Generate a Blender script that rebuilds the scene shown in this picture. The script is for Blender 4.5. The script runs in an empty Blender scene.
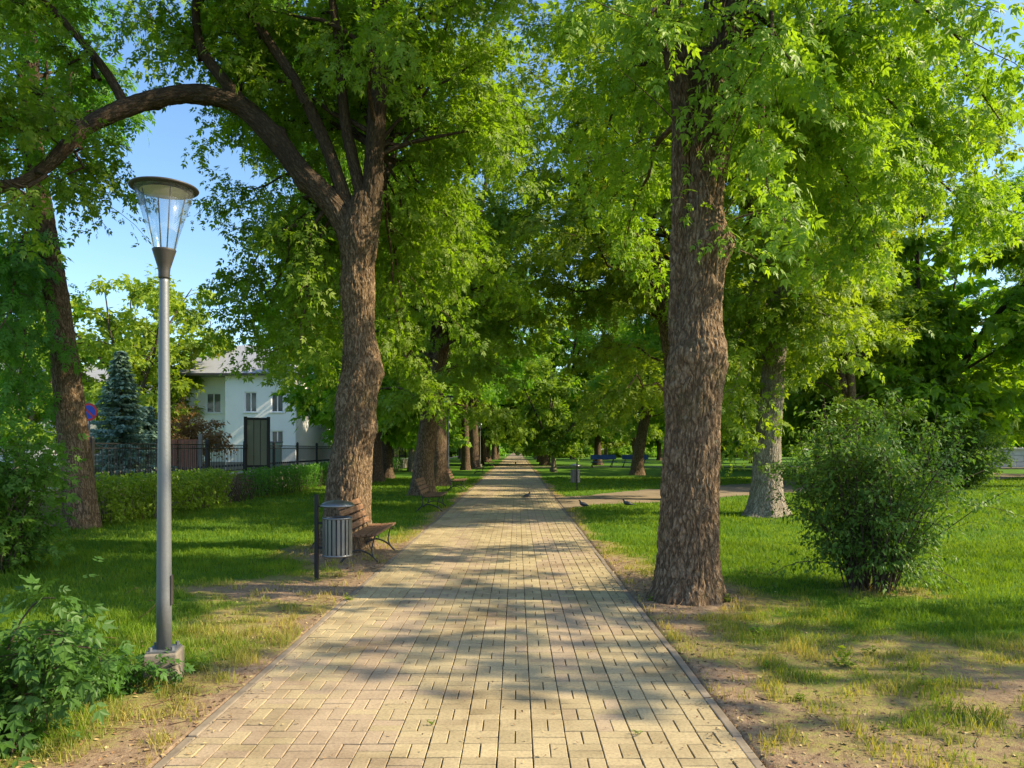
import bpy, bmesh, math, random
import numpy as np
from mathutils import Vector, Matrix
R = math.radians
sc = bpy.context.scene
COL = sc.collection
F, CX, CY, H = 760.0, 517.0, 449.0, 1.7

def W(px, py, Y):
    return np.array([(px - CX) / F * Y, Y, H - (py - CY) / F * Y])

# ------------------------------------------------------------------ noise
def _hash(i, j, k):
    n = (i * 374761393 + j * 668265263 + k * 2147483647 + 1013904223) & 0xffffffff
    n = ((n ^ (n >> 13)) * 1274126177) & 0xffffffff
    n = (n ^ (n >> 16)) & 0xffffffff
    return n.astype(np.float64) / 4294967295.0
def vnoise(x, y, z=0.0):
    x, y, z = np.broadcast_arrays(np.asarray(x, float), np.asarray(y, float), np.asarray(z, float))
    xi, yi, zi = np.floor(x).astype(np.int64), np.floor(y).astype(np.int64), np.floor(z).astype(np.int64)
    fx, fy, fz = x - xi, y - yi, z - zi
    fx, fy, fz = [f * f * (3 - 2 * f) for f in (fx, fy, fz)]
    r = 0
    for a in (0, 1):
        for b in (0, 1):
            for c in (0, 1):
                w = (fx if a else 1 - fx) * (fy if b else 1 - fy) * (fz if c else 1 - fz)
                r = r + w * _hash(xi + a, yi + b, zi + c)
    return r
def fbm(x, y, z=0.0, o=4):
    s, a, t = 0, 1.0, 0
    for i in range(o):
        s = s + a * vnoise(np.asarray(x) * 2 ** i + 17.3 * i, np.asarray(y) * 2 ** i + 5.1 * i, np.asarray(z) * 2 ** i)
        t += a; a *= .5
    return s / t
def sstep(a, b, x):
    t = np.clip((x - a) / (b - a), 0, 1)
    return t * t * (3 - 2 * t)

# ------------------------------------------------------------------ object plumbing
def tag(o, label=None, cat=None, group=None, kind=None):
    if label: o['label'] = label
    if cat: o['category'] = cat
    if group: o['group'] = group
    if kind: o['kind'] = kind
    return o
def empty(name, loc=(0, 0, 0), rz=0.0, label=None, cat=None, group=None):
    o = bpy.data.objects.new(name, None)
    COL.objects.link(o); o.location = loc; o.rotation_euler = (0, 0, rz)
    o.empty_display_size = .2
    return tag(o, label, cat, group)
def kids(o):
    return [c for c in COL.objects if c.parent == o]
def copy_tree(o, parent=None):
    c = o.copy(); COL.objects.link(c)
    if parent is not None: c.parent = parent
    for ch in list(kids(o)):
        copy_tree(ch, c)
    return c
def place_copy(o, loc, rz, s=1.0, label=None, group=None):
    c = copy_tree(o); c.location = loc; c.rotation_euler = (0, 0, rz)
    c.scale = (s, s, s) if not isinstance(s, tuple) else s
    if label: c['label'] = label
    if group: c['group'] = group
    return c

class MB:
    """numpy mesh collector"""
    def __init__(s):
        s.v = []; s.q = []; s.t = []; s.n = 0; s.at = {}
    def add(s, v, q=None, t=None, **at):
        v = np.asarray(v, float)
        if q is not None and len(q): s.q.append(np.asarray(q, np.int64) + s.n)
        if t is not None and len(t): s.t.append(np.asarray(t, np.int64) + s.n)
        s.v.append(v); 
        for k, a in at.items():
            s.at.setdefault(k, []).append(np.asarray(a, float))
        s.n += len(v)
    def build(s, name, mat, parent=None, smooth=True):
        v = np.concatenate(s.v)
        q = np.concatenate(s.q) if s.q else np.zeros((0, 4), np.int64)
        t = np.concatenate(s.t) if s.t else np.zeros((0, 3), np.int64)
        me = bpy.data.meshes.new(name)
        me.vertices.add(len(v)); me.vertices.foreach_set('co', v.astype(np.float32).ravel())
        nl = q.size + t.size
        me.loops.add(nl)
        me.loops.foreach_set('vertex_index', np.concatenate([q.ravel(), t.ravel()]).astype(np.int32))
        me.polygons.add(len(q) + len(t))
        tot = np.concatenate([np.full(len(q), 4), np.full(len(t), 3)]).astype(np.int32)
        st = np.concatenate([[0], np.cumsum(tot)[:-1]]).astype(np.int32)
        me.polygons.foreach_set('loop_start', st); me.polygons.foreach_set('loop_total', tot)
        me.polygons.foreach_set('use_smooth', np.full(len(tot), smooth))
        for k, l in s.at.items():
            a = np.concatenate(l)
            if a.ndim == 2:
                d = me.attributes.new(k, 'FLOAT_VECTOR', 'POINT'); d.data.foreach_set('vector', a.astype(np.float32).ravel())
            else:
                d = me.attributes.new(k, 'FLOAT', 'POINT'); d.data.foreach_set('value', a.astype(np.float32).ravel())
        me.update(); me.validate(clean_customdata=False)
        me.materials.append(mat)
        o = bpy.data.objects.new(name, me); COL.objects.link(o)
        if parent is not None: o.parent = parent
        return o
    # hard-surface helpers -------------------------------------------------
    def box(s, c, d, rot=None, bev=0.0):
        bm = bmesh.new(); bmesh.ops.create_cube(bm, size=1.0)
        bmesh.ops.scale(bm, vec=d, verts=bm.verts)
        if bev > 0: bmesh.ops.bevel(bm, geom=bm.edges[:], offset=bev, segments=2, affect='EDGES', profile=.5)
        if rot is not None: bmesh.ops.transform(bm, matrix=rot, verts=bm.verts)
        bmesh.ops.translate(bm, vec=c, verts=bm.verts)
        s.bm(bm)
    def bm(s, bm):
        bmesh.ops.triangulate(bm, faces=[f for f in bm.faces if len(f.verts) > 4])
        bm.verts.index_update()
        v = [x.co[:] for x in bm.verts]
        q = [[x.index for x in f.verts] for f in bm.faces if len(f.verts) == 4]
        t = [[x.index for x in f.verts] for f in bm.faces if len(f.verts) == 3]
        s.add(v, q, t); bm.free()
    def lathe(s, prof, n=24, c=(0, 0, 0)):
        prof = np.asarray(prof, float); a = np.linspace(0, 2 * np.pi, n, endpoint=False)
        v = np.stack([prof[:, None, 0] * np.cos(a), prof[:, None, 0] * np.sin(a), np.repeat(prof[:, 1:2], n, 1)], -1).reshape(-1, 3) + np.asarray(c)
        m = len(prof); i = np.arange(m - 1)[:, None] * n; j = np.arange(n)[None]; j2 = (j + 1) % n
        s.add(v, np.stack([i + j, i + j2, i + n + j2, i + n + j], -1).reshape(-1, 4))
    def tube(s, pts, rad, n=8, cap=True, bark=False, **kw):
        v, q, b = tube_mesh(pts, rad, n)
        if cap:
            k = len(v); v = np.vstack([v, pts[0], pts[-1]]); j = np.arange(n); j2 = (j + 1) % n
            t = np.vstack([np.stack([np.full(n, k), j2, j], -1), np.stack([np.full(n, k + 1), k - n + j, k - n + j2], -1)])
            b = np.vstack([b, b[0], b[-1]])
        else: t = None
        if bark: s.add(v, q, t, bark=b, **kw)
        else: s.add(v, q, t)

def resample(pts, rad, step):
    pts = np.asarray(pts, float); rad = np.asarray(rad, float)
    # catmull-rom
    P = np.vstack([2 * pts[0] - pts[1], pts, 2 * pts[-1] - pts[-2]]); out = []; ro = []
    for i in range(len(pts) - 1):
        p0, p1, p2, p3 = P[i:i + 4]; L = np.linalg.norm(p2 - p1); m = max(1, int(round(L / step)))
        t = np.linspace(0, 1, m, endpoint=False)[:, None]
        out.append(.5 * (2 * p1 + (p2 - p0) * t + (2 * p0 - 5 * p1 + 4 * p2 - p3) * t ** 2 + (3 * p1 - p0 - 3 * p2 + p3) * t ** 3))
        tt = t[:, 0]; ss = tt
        ro.append(rad[i] * (1 - ss) + rad[i + 1] * ss)
    out.append(pts[-1:]); ro.append(rad[-1:])
    return np.vstack(out), np.concatenate(ro)

def frames(pts):
    T = np.gradient(pts, axis=0); T /= np.linalg.norm(T, axis=1)[:, None] + 1e-9
    ref = np.array([0, 1, 0.0]) if abs(T[0][1]) < .9 else np.array([1., 0, 0])
    N = np.zeros_like(T); n = ref
    for i in range(len(T)):
        n = n - T[i] * np.dot(n, T[i]); n /= np.linalg.norm(n) + 1e-9; N[i] = n
    return T, N, np.cross(T, N)
def tube_mesh(pts, rad, n, disp=None):
    pts = np.asarray(pts, float); rad = np.asarray(rad, float) * np.ones(len(pts))
    T, N, B = frames(pts); a = np.linspace(0, 2 * np.pi, n, endpoint=False)
    L = np.concatenate([[0], np.cumsum(np.linalg.norm(np.diff(pts, axis=0), axis=1))])
    r = np.repeat(rad[:, None], n, 1)
    bx = np.cos(a)[None] * rad[:, None]; by = np.sin(a)[None] * rad[:, None]; bz = np.repeat(L[:, None], n, 1)
    bark = np.stack([bx, by, bz], -1)
    if disp is not None: r = r + disp(bx, by, bz, np.repeat(a[None], len(pts), 0))
    v = pts[:, None] + r[..., None] * (np.cos(a)[None, :, None] * N[:, None] + np.sin(a)[None, :, None] * B[:, None])
    m = len(pts); i = np.arange(m - 1)[:, None] * n; j = np.arange(n)[None]; j2 = (j + 1) % n
    q = np.stack([i + j, i + j2, i + n + j2, i + n + j], -1).reshape(-1, 4)
    return v.reshape(-1, 3), q, bark.reshape(-1, 3)

# ------------------------------------------------------------------ materials
def new_mat(name):
    m = bpy.data.materials.new(name); m.use_nodes = True
    nt = m.node_tree; nt.nodes.clear()
    return m, nt, nt.nodes, nt.links
class G:
    def __init__(s, name):
        s.m, s.nt, s.N, s.L = new_mat(name)
        s.out = s.N.new('ShaderNodeOutputMaterial')
    def n(s, typ, ins=None, **props):
        x = s.N.new('ShaderNode' + typ)
        for k, v in props.items(): setattr(x, k, v)
        for k, v in (ins or {}).items():
            if isinstance(v, bpy.types.NodeSocket): s.L.new(v, x.inputs[k])
            else: x.inputs[k].default_value = v
        return x
    def coord(s, which='Object'): return s.n('TexCoord').outputs[which]
    def noise(s, vec, scale, detail=4, rough=.55, dist=0):
        return s.n('TexNoise', {'Vector': vec, 'Scale': scale, 'Detail': detail, 'Roughness': rough, 'Distortion': dist}).outputs['Fac']
    def ramp(s, fac, stops):
        x = s.n('ValToRGB', {'Fac': fac}); cr = x.color_ramp
        while len(cr.elements) < len(stops): cr.elements.new(.5)
        for e, (p, c) in zip(cr.elements, stops):
            e.position = p; e.color = tuple(c) + (1,) if len(c) == 3 else c
        return x.outputs['Color']
    def mix(s, fac, a, b, bt='MIX'):
        x = s.n('Mix', data_type='RGBA', blend_type=bt)
        for k, v in ((0, fac), (6, a), (7, b)):
            if isinstance(v, bpy.types.NodeSocket): s.L.new(v, x.inputs[k])
            else: x.inputs[k].default_value = v if k == 0 else tuple(v) + (1,) if len(v) == 3 else v
        return x.outputs[2]
    def math(s, op, a, b=0.0, c=0.0, clamp=False):
        x = s.n('Math', operation=op, use_clamp=clamp)
        for k, v in enumerate((a, b, c)):
            if isinstance(v, bpy.types.NodeSocket): s.L.new(v, x.inputs[k])
            else: x.inputs[k].default_value = v
        return x.outputs[0]
    def attr(s, name, out='Fac'): return s.n('Attribute', attribute_name=name).outputs[out]
    def scale(s, vec, sc_):
        x = s.n('Mapping', {'Vector': vec}); x.inputs['Scale'].default_value = sc_; return x.outputs[0]
    def bump(s, h, strength=.5, dist=.02, normal=None):
        d = {'Height': h, 'Strength': strength, 'Distance': dist}
        if normal is not None: d['Normal'] = normal
        return s.n('Bump', d).outputs[0]
    def fin(s, color, rough=.8, bump=None, metal=0.0, spec=.3, **kw):
        d = {'Roughness': rough, 'Metallic': metal, 'Specular IOR Level': spec}
        if isinstance(color, bpy.types.NodeSocket): d['Base Color'] = color
        else: d['Base Color'] = tuple(color) + (1,)
        if bump is not None: d['Normal'] = bump
        d.update(kw)
        p = s.n('BsdfPrincipled', d); s.L.new(p.outputs[0], s.out.inputs[0]); return s.m

def mat_leaf(name, lo, hi, trans=.45, tboost=(1.5, 1.45, .7), yellow=None):
    g = G(name); r = g.attr('rnd'); obr = g.n('ObjectInfo').outputs['Random']
    c = g.mix(r, lo, hi)
    if yellow: c = g.mix(g.math('GREATER_THAN', r, .975), c, yellow)
    n = g.noise(g.coord('Object'), .55, 2)
    c = g.mix(g.math('MULTIPLY', g.math('SUBTRACT', n, .35, clamp=True), 1.3, clamp=True), c, tuple(x * y for x, y in zip(hi, (1.15, 1.1, .8))))
    hs = g.n('HueSaturation', {'Hue': g.math('ADD', g.math('MULTIPLY', obr, .025), .479), 'Value': g.math('ADD', g.math('MULTIPLY', obr, .3), .85), 'Color': c}).outputs[0]
    p = g.n('BsdfPrincipled', {'Base Color': hs, 'Roughness': .5, 'Specular IOR Level': .35})
    tc = g.mix(1.0, hs, tboost, 'MULTIPLY')
    t = g.n('BsdfTranslucent', {'Color': tc})
    mx = g.n('MixShader', {0: trans}); g.L.new(p.outputs[0], mx.inputs[1]); g.L.new(t.outputs[0], mx.inputs[2])
    g.L.new(mx.outputs[0], g.out.inputs[0]); return g.m

def mat_bark(name, dark, mid, light, moss=.15, sc_=1.0, up_shade=.72):
    g = G(name); v = g.attr('bark', 'Vector'); o = g.coord('Object')
    wv = g.n('VectorMath', {0: v, 1: g.n('VectorMath', {0: g.n('TexNoise', {'Vector': v, 'Scale': 9.0, 'Detail': 4.0}).outputs['Color'], 1: (.06, .06, .06)}, operation='MULTIPLY').outputs[0]}, operation='ADD').outputs[0]
    n1 = g.noise(g.scale(wv, (20 * sc_, 20 * sc_, 5.5 * sc_)), 1.0, 2, .5); n2 = g.noise(g.scale(wv, (34 * sc_, 34 * sc_, 12 * sc_)), 1.0, 2, .5)
    k1 = g.math('MULTIPLY', g.math('ABSOLUTE', g.math('SUBTRACT', n1, .5)), 9.0, clamp=True); k2 = g.math('MULTIPLY', g.math('ABSOLUTE', g.math('SUBTRACT', n2, .5)), 8.0, clamp=True)
    fine = g.noise(g.scale(v, (75, 75, 26)), 1.0, 6, .7)
    h = g.math('ADD', g.math('MULTIPLY', g.math('MULTIPLY', k1, g.math('ADD', g.math('MULTIPLY', k2, .6), .4)), .62), g.math('MULTIPLY', fine, .5))
    c = g.ramp(h, [(.15, dark), (.5, mid), (1.0, light)])
    big = g.noise(o, 1.1, 4, .6)
    c = g.mix(g.math('MULTIPLY', g.math('SUBTRACT', big, .45, clamp=True), 2.6, clamp=True), c, g.mix(.5, c, tuple(x * .55 for x in mid)))
    c = g.mix(g.math('MULTIPLY', g.math('GREATER_THAN', g.noise(o, 2.3, 6, .7), .58), moss), c, (.11, .12, .035))
    c = g.mix(g.math('MULTIPLY', g.math('GREATER_THAN', g.noise(o, 5.5, 8, .75), .64), .45), c, (.30, .30, .22))
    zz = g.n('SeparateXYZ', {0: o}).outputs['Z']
    c = g.mix(g.math('MULTIPLY', g.n('MapRange', {0: zz, 1: 4.3, 2: 6.5}).outputs[0], up_shade), c, (.022, .016, .012))  # silhouette shade painted into the bark colour, deepening up the tree
    return g.fin(c, .92, g.bump(h, .9, .022), spec=.15)

def mat_plain(name, col, rough=.6, metal=0.0, var=.15, scale=6, bumpd=.004, spec=.4, streak=False):
    g = G(name); o = g.coord('Object')
    n = g.noise(g.scale(o, (1, 1, .25)) if streak else o, scale, 6, .6); n2 = g.noise(o, scale * 9, 3)
    c = g.mix(n, tuple(x * (1 - var * 1.6) for x in col), tuple(min(1, x * (1 + var)) for x in col))
    rr = g.math('ADD', g.math('MULTIPLY', n2, .25), rough - .12)
    return g.fin(c, rr, g.bump(n2, .3, bumpd), metal, spec)

M = {}
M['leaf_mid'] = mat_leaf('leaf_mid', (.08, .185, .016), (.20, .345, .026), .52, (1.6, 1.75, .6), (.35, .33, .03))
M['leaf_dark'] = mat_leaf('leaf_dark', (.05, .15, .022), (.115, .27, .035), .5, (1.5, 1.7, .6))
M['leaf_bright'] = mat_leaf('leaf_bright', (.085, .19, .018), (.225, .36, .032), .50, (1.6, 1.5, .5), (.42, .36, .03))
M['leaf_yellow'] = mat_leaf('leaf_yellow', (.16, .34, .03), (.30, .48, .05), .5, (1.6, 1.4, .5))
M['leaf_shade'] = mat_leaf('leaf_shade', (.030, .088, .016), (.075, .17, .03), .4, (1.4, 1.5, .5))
M['leaf_bush'] = mat_leaf('leaf_bush', (.045, .115, .020), (.15, .25, .045), .4, (1.5, 1.5, .5), (.3, .3, .1))
M['leaf_brown'] = mat_leaf('leaf_brown', (.16, .08, .04), (.24, .15, .07), .35)
M['leaf_spruce'] = mat_leaf('leaf_spruce', (.13, .23, .18), (.27, .40, .34), .25, (1.1, 1.1, .9))
M['leaf_hedge'] = mat_leaf('leaf_hedge', (.08, .16, .015), (.22, .33, .025), .42, (1.6, 1.5, .5))
M['grass'] = mat_leaf('grass', (.06, .14, .012), (.13, .24, .018), .42, (1.7, 1.5, .5))
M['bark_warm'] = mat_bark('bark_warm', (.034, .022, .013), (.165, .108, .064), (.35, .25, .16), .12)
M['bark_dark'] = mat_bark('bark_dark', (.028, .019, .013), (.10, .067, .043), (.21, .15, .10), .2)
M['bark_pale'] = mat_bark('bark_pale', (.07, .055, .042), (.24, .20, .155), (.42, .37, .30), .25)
M['bark_twig'] = mat_plain('bark_twig', (.07, .05, .035), .9)
M['concrete'] = mat_plain('concrete', (.24, .205, .165), .9, var=.3, scale=9, bumpd=.01, spec=.2)
M['kerb'] = mat_plain('kerb', (.27, .22, .165), .95, var=.45, scale=5, bumpd=.01, spec=.1)
M['coping'] = mat_plain('coping', (.5, .48, .44), .85, var=.2)
M['wall_plaster'] = mat_plain('wall_plaster', (.27, .24, .20), .9, var=.3, scale=3)
M['galv'] = mat_plain('galv', (.19, .20, .21), .5, .5, var=.18, scale=5, streak=True)
M['dark_metal'] = mat_plain('dark_metal', (.06, .055, .05), .5, .3, var=.2)
M['black_metal'] = mat_plain('black_metal', (.02, .02, .022), .5, .2, var=.2)
M['steel'] = mat_plain('steel', (.22, .225, .23), .38, .8, var=.2, scale=12, streak=True)
M['cream'] = mat_plain('cream', (.62, .55, .40), .6)
M['stone'] = mat_plain('stone', (.42, .42, .43), .85, var=.22, scale=2)
M['plaster_white'] = mat_plain('plaster_white', (.82, .81, .79), .9, var=.06, scale=.8)
M['frame_white'] = mat_plain('frame_white', (.8, .8, .8), .5, var=.05)
M['roof'] = mat_plain('roof', (.27, .28, .32), .7, var=.15, scale=2)
M['roof_red'] = mat_plain('roof_red', (.30, .13, .09), .8, var=.2, scale=2)
M['red_brown'] = mat_plain('red_brown', (.36, .13, .07), .7, var=.25)
M['panel_olive'] = mat_plain('panel_olive', (.16, .17, .12), .45, var=.2, scale=2)
M['sign_red'] = mat_plain('sign_red', (.6, .03, .03), .4, var=.05)
M['sign_blue'] = mat_plain('sign_blue', (.02, .06, .45), .4, var=.05)
M['blue_paint'] = mat_plain('blue_paint', (.03, .09, .28), .45, var=.1)
M['box_green'] = mat_plain('box_green', (.25, .33, .26), .5)
M['beak'] = mat_plain('beak', (.08, .07, .06), .5)
M['pigeon_leg'] = mat_plain('pigeon_leg', (.4, .1, .08), .6)
M['pigeon'] = mat_plain('pigeon', (.07, .075, .09), .6, var=.5, scale=14)
def m_wood():
    g = G('bench_wood'); o = g.coord('Object'); s = g.scale(o, (22, 1.6, 22))
    n = g.noise(s, 2.2, 6, .65)
    c = g.ramp(n, [(.3, (.09, .045, .025)), (.55, (.21, .115, .065)), (.8, (.33, .20, .12))])
    return g.fin(c, .65, g.bump(n, .4, .004))
M['wood'] = m_wood()
def m_glass():
    g = G('lamp_glass')
    t = g.n('BsdfTransparent', {'Color': (.93, .96, .97, 1)}); gl = g.n('BsdfGlossy', {'Color': (.9, .93, 1, 1), 'Roughness': .06})
    fr = g.n('LayerWeight', {'Blend': .35}).outputs['Facing']
    d = g.n('BsdfDiffuse', {'Color': (.6, .62, .6, 1)})
    mx = g.n('MixShader', {0: g.math('ADD', g.math('MULTIPLY', fr, .22), .03)}); g.L.new(t.outputs[0], mx.inputs[1]); g.L.new(gl.outputs[0], mx.inputs[2])
    m2 = g.n('MixShader', {0: g.math('MULTIPLY', g.noise(g.coord(), 9, 4), .07)}); g.L.new(mx.outputs[0], m2.inputs[1]); g.L.new(d.outputs[0], m2.inputs[2])
    g.L.new(m2.outputs[0], g.out.inputs[0]); return g.m
M['glass'] = m_glass()
def m_window():
    g = G('window_glass'); n = g.noise(g.coord(), 1.2, 3)
    return g.fin(g.mix(n, (.03, .035, .04), (.16, .17, .17)), .08, spec=.6)
M['window'] = m_window()
def m_ground():
    g = G('lawn_ground'); o = g.coord('Object')
    gr = g.attr('grassy'); 
    n1 = g.noise(o, .9, 5, .6); n2 = g.noise(o, 14, 6, .7); n3 = g.noise(o, 70, 4, .7)
    soil = g.ramp(n2, [(.25, (.13, .085, .052)), (.5, (.27, .185, .12)), (.75, (.40, .295, .20))])
    soil = g.mix(g.math('GREATER_THAN', n3, .62), soil, (.36, .27, .15))
    soil = g.mix(g.math('MULTIPLY', g.math('SUBTRACT', n1, .5, clamp=True), 2.5, clamp=True), soil, (.17, .13, .075))
    dry = g.ramp(n2, [(.3, (.15, .115, .05)), (.5, (.27, .215, .085)), (.62, (.24, .24, .06)), (.8, (.42, .33, .16))])
    green = g.ramp(g.math('ADD', g.math('MULTIPLY', n1, .5), g.math('MULTIPLY', n3, .5)), [(.3, (.035, .085, .008)), (.5, (.07, .15, .012)), (.7, (.12, .21, .018))])
    j = g.math('ADD', gr, g.math('MULTIPLY', g.math('SUBTRACT', n2, .5), .55))
    c = g.mix(g.n('MapRange', {0: j, 1: .18, 2: .38}).outputs[0], soil, dry)
    c = g.mix(g.n('MapRange', {0: j, 1: .45, 2: .75}).outputs[0], c, green)
    h = g.math('ADD', n2, g.math('MULTIPLY', n3, .6))
    return g.fin(c, .95, g.bump(h, .8, .02), spec=.1)
M['ground'] = m_ground()
def m_paver():
    g = G('pavers'); o = g.coord('Object'); r = g.attr('rnd'); pk = g.attr('pink')
    n = g.noise(o, 55, 5, .7); n1 = g.noise(o, 1.1, 4, .6); n4 = g.noise(o, 9, 5, .7)
    c = g.mix(r, (.345, .28, .165), (.46, .375, .225))
    c = g.mix(pk, c, (.38, .285, .215))
    c = g.mix(1.0, c, g.ramp(n, [(.25, (.6, .6, .6)), (.55, (1, 1, 1)), (.8, (1.18, 1.16, 1.1))]), 'MULTIPLY')
    c = g.mix(1.0, c, g.ramp(n1, [(.32, (.66, .62, .58)), (.5, (.98, .96, .94)), (.7, (1.1, 1.08, 1.04))]), 'MULTIPLY')
    c = g.mix(g.math('MULTIPLY', g.math('SUBTRACT', n4, .58, clamp=True), 2.2, clamp=True), c, (.12, .10, .06))
    return g.fin(c, .88, g.bump(n, .5, .004), spec=.2)
M['paver'] = m_paver()
def m_joint():
    g = G('joint_sand'); o = g.coord('Object'); n = g.noise(o, 2.5, 5, .7); n2 = g.noise(o, 60, 4)
    c = g.mix(g.math('GREATER_THAN', n, .62), (.075, .06, .04), (.065, .08, .022))
    return g.fin(g.mix(n2, c, (.11, .09, .06)), .95, spec=.1)
M['joint'] = m_joint()
def m_sand():
    g = G('sandy_path'); o = g.coord('Object'); n = g.noise(o, 2.2, 6, .65); n2 = g.noise(o, 40, 4, .7)
    c = g.ramp(n, [(.3, (.17, .125, .085)), (.7, (.36, .28, .20))])
    return g.fin(g.mix(n2, c, (.2, .16, .1)), .95, g.bump(n2, .6, .01), spec=.1)
M['sand'] = m_sand()
def m_asphalt():
    g = G('asphalt'); n = g.noise(g.coord(), 5, 5); return g.fin(g.mix(n, (.07, .07, .07), (.13, .125, .12)), .9)
M['asphalt'] = m_asphalt()

# ------------------------------------------------------------------ leaves
def leaflet(ax, ay, ang, L, w, fold=True):
    """pointed oval folded along its midrib, 2 quads"""
    c, s = math.cos(ang), math.sin(ang)
    pts = [(0, 0, 0), (L * .38, w, .0), (L, 0, -.12 * L), (L * .38, -w, .0), (L * .5, 0, -.35 * w)] if fold else [(0, 0, 0), (L * .4, w, 0), (L, 0, -.1 * L), (L * .4, -w, 0)]
    v = [(ax + x * c - y * s, ay + x * s + y * c, z) for x, y, z in pts]
    return v
def template(kind):
    V = []; T = []; Q = []
    def addl(ax, ay, ang, L, w, fold):
        k = len(V); v = leaflet(ax, ay, ang, L, w, fold); V.extend(v)
        if fold: T.extend([(k, k + 4, k + 1), (k + 1, k + 4, k + 2), (k, k + 3, k + 4), (k + 3, k + 2, k + 4)])
        else: Q.append((k, k + 3, k + 2, k + 1))
    if kind == 'pinnate5' or kind == 'pinnate5f':
        f = kind.endswith('f')
        for sx in (-1, 1):
            addl(.28, 0, sx * 1.0, .42, .10, f); addl(.55, 0, sx * .85, .45, .11, f)
        addl(.6, 0, 0, .48, .12, f)
    elif kind == 'pinnate7':
        for sx in (-1, 1):
            addl(.2, 0, sx * 1.0, .36, .075, False); addl(.42, 0, sx * .9, .38, .08, False); addl(.62, 0, sx * .75, .36, .08, False)
        addl(.66, 0, 0, .4, .085, False)
    elif kind == 'tri':
        addl(.1, 0, .9, .6, .2, False); addl(.1, 0, -.9, .6, .2, False); addl(.15, 0, 0, .8, .22, False)
    elif kind == 'single': addl(0, 0, 0, 1, .27, True)
    elif kind == 'quad': addl(0, 0, 0, 1, .33, False)
    V = np.array(V); V[:, 2] -= .28 * V[:, 0] ** 2
    return V, np.array(Q, np.int64).reshape(-1, 4), np.array(T, np.int64).reshape(-1, 3)
TPL = {k: template(k) for k in ('pinnate5', 'pinnate5f', 'pinnate7', 'tri', 'single', 'quad')}
def put_leaves(mb, kind, P, D, Nn, S, rnd):
    V, Q, T = TPL[kind]; n = len(P)
    D = D / (np.linalg.norm(D, axis=1)[:, None] + 1e-9)
    Nn = Nn - D * (Nn * D).sum(1)[:, None]; Nn /= np.linalg.norm(Nn, axis=1)[:, None] + 1e-9
    Sd = np.cross(Nn, D)
    v = P[:, None] + S[:, None, None] * (V[None, :, 0:1] * D[:, None] + V[None, :, 1:2] * Sd[:, None] + V[None, :, 2:3] * Nn[:, None])
    off = (np.arange(n) * len(V))[:, None, None]
    q = (Q[None] + off).reshape(-1, 4) if len(Q) else None
    t = (T[None] + off).reshape(-1, 3) if len(T) else None
    mb.add(v.reshape(-1, 3), q, t, rnd=np.repeat(rnd, len(V)))

def unit(v): v = np.asarray(v, float); return v / (np.linalg.norm(v) + 1e-9)
def wander(rng, p, d, L, n, bend, grav):
    p = np.array(p, float); d = unit(d); out = [p.copy()]
    for i in range(n):
        d = unit(d + rng.normal(0, bend, 3) + np.array([0, 0, grav])); p = p + d * L / n; out.append(p.copy())
    return np.array(out)
def at_t(pts, t):
    x = t * (len(pts) - 1); i = min(int(x), len(pts) - 2); f = x - i
    return pts[i] * (1 - f) + pts[i + 1] * f, unit(pts[i + 1] - pts[i])

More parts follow.
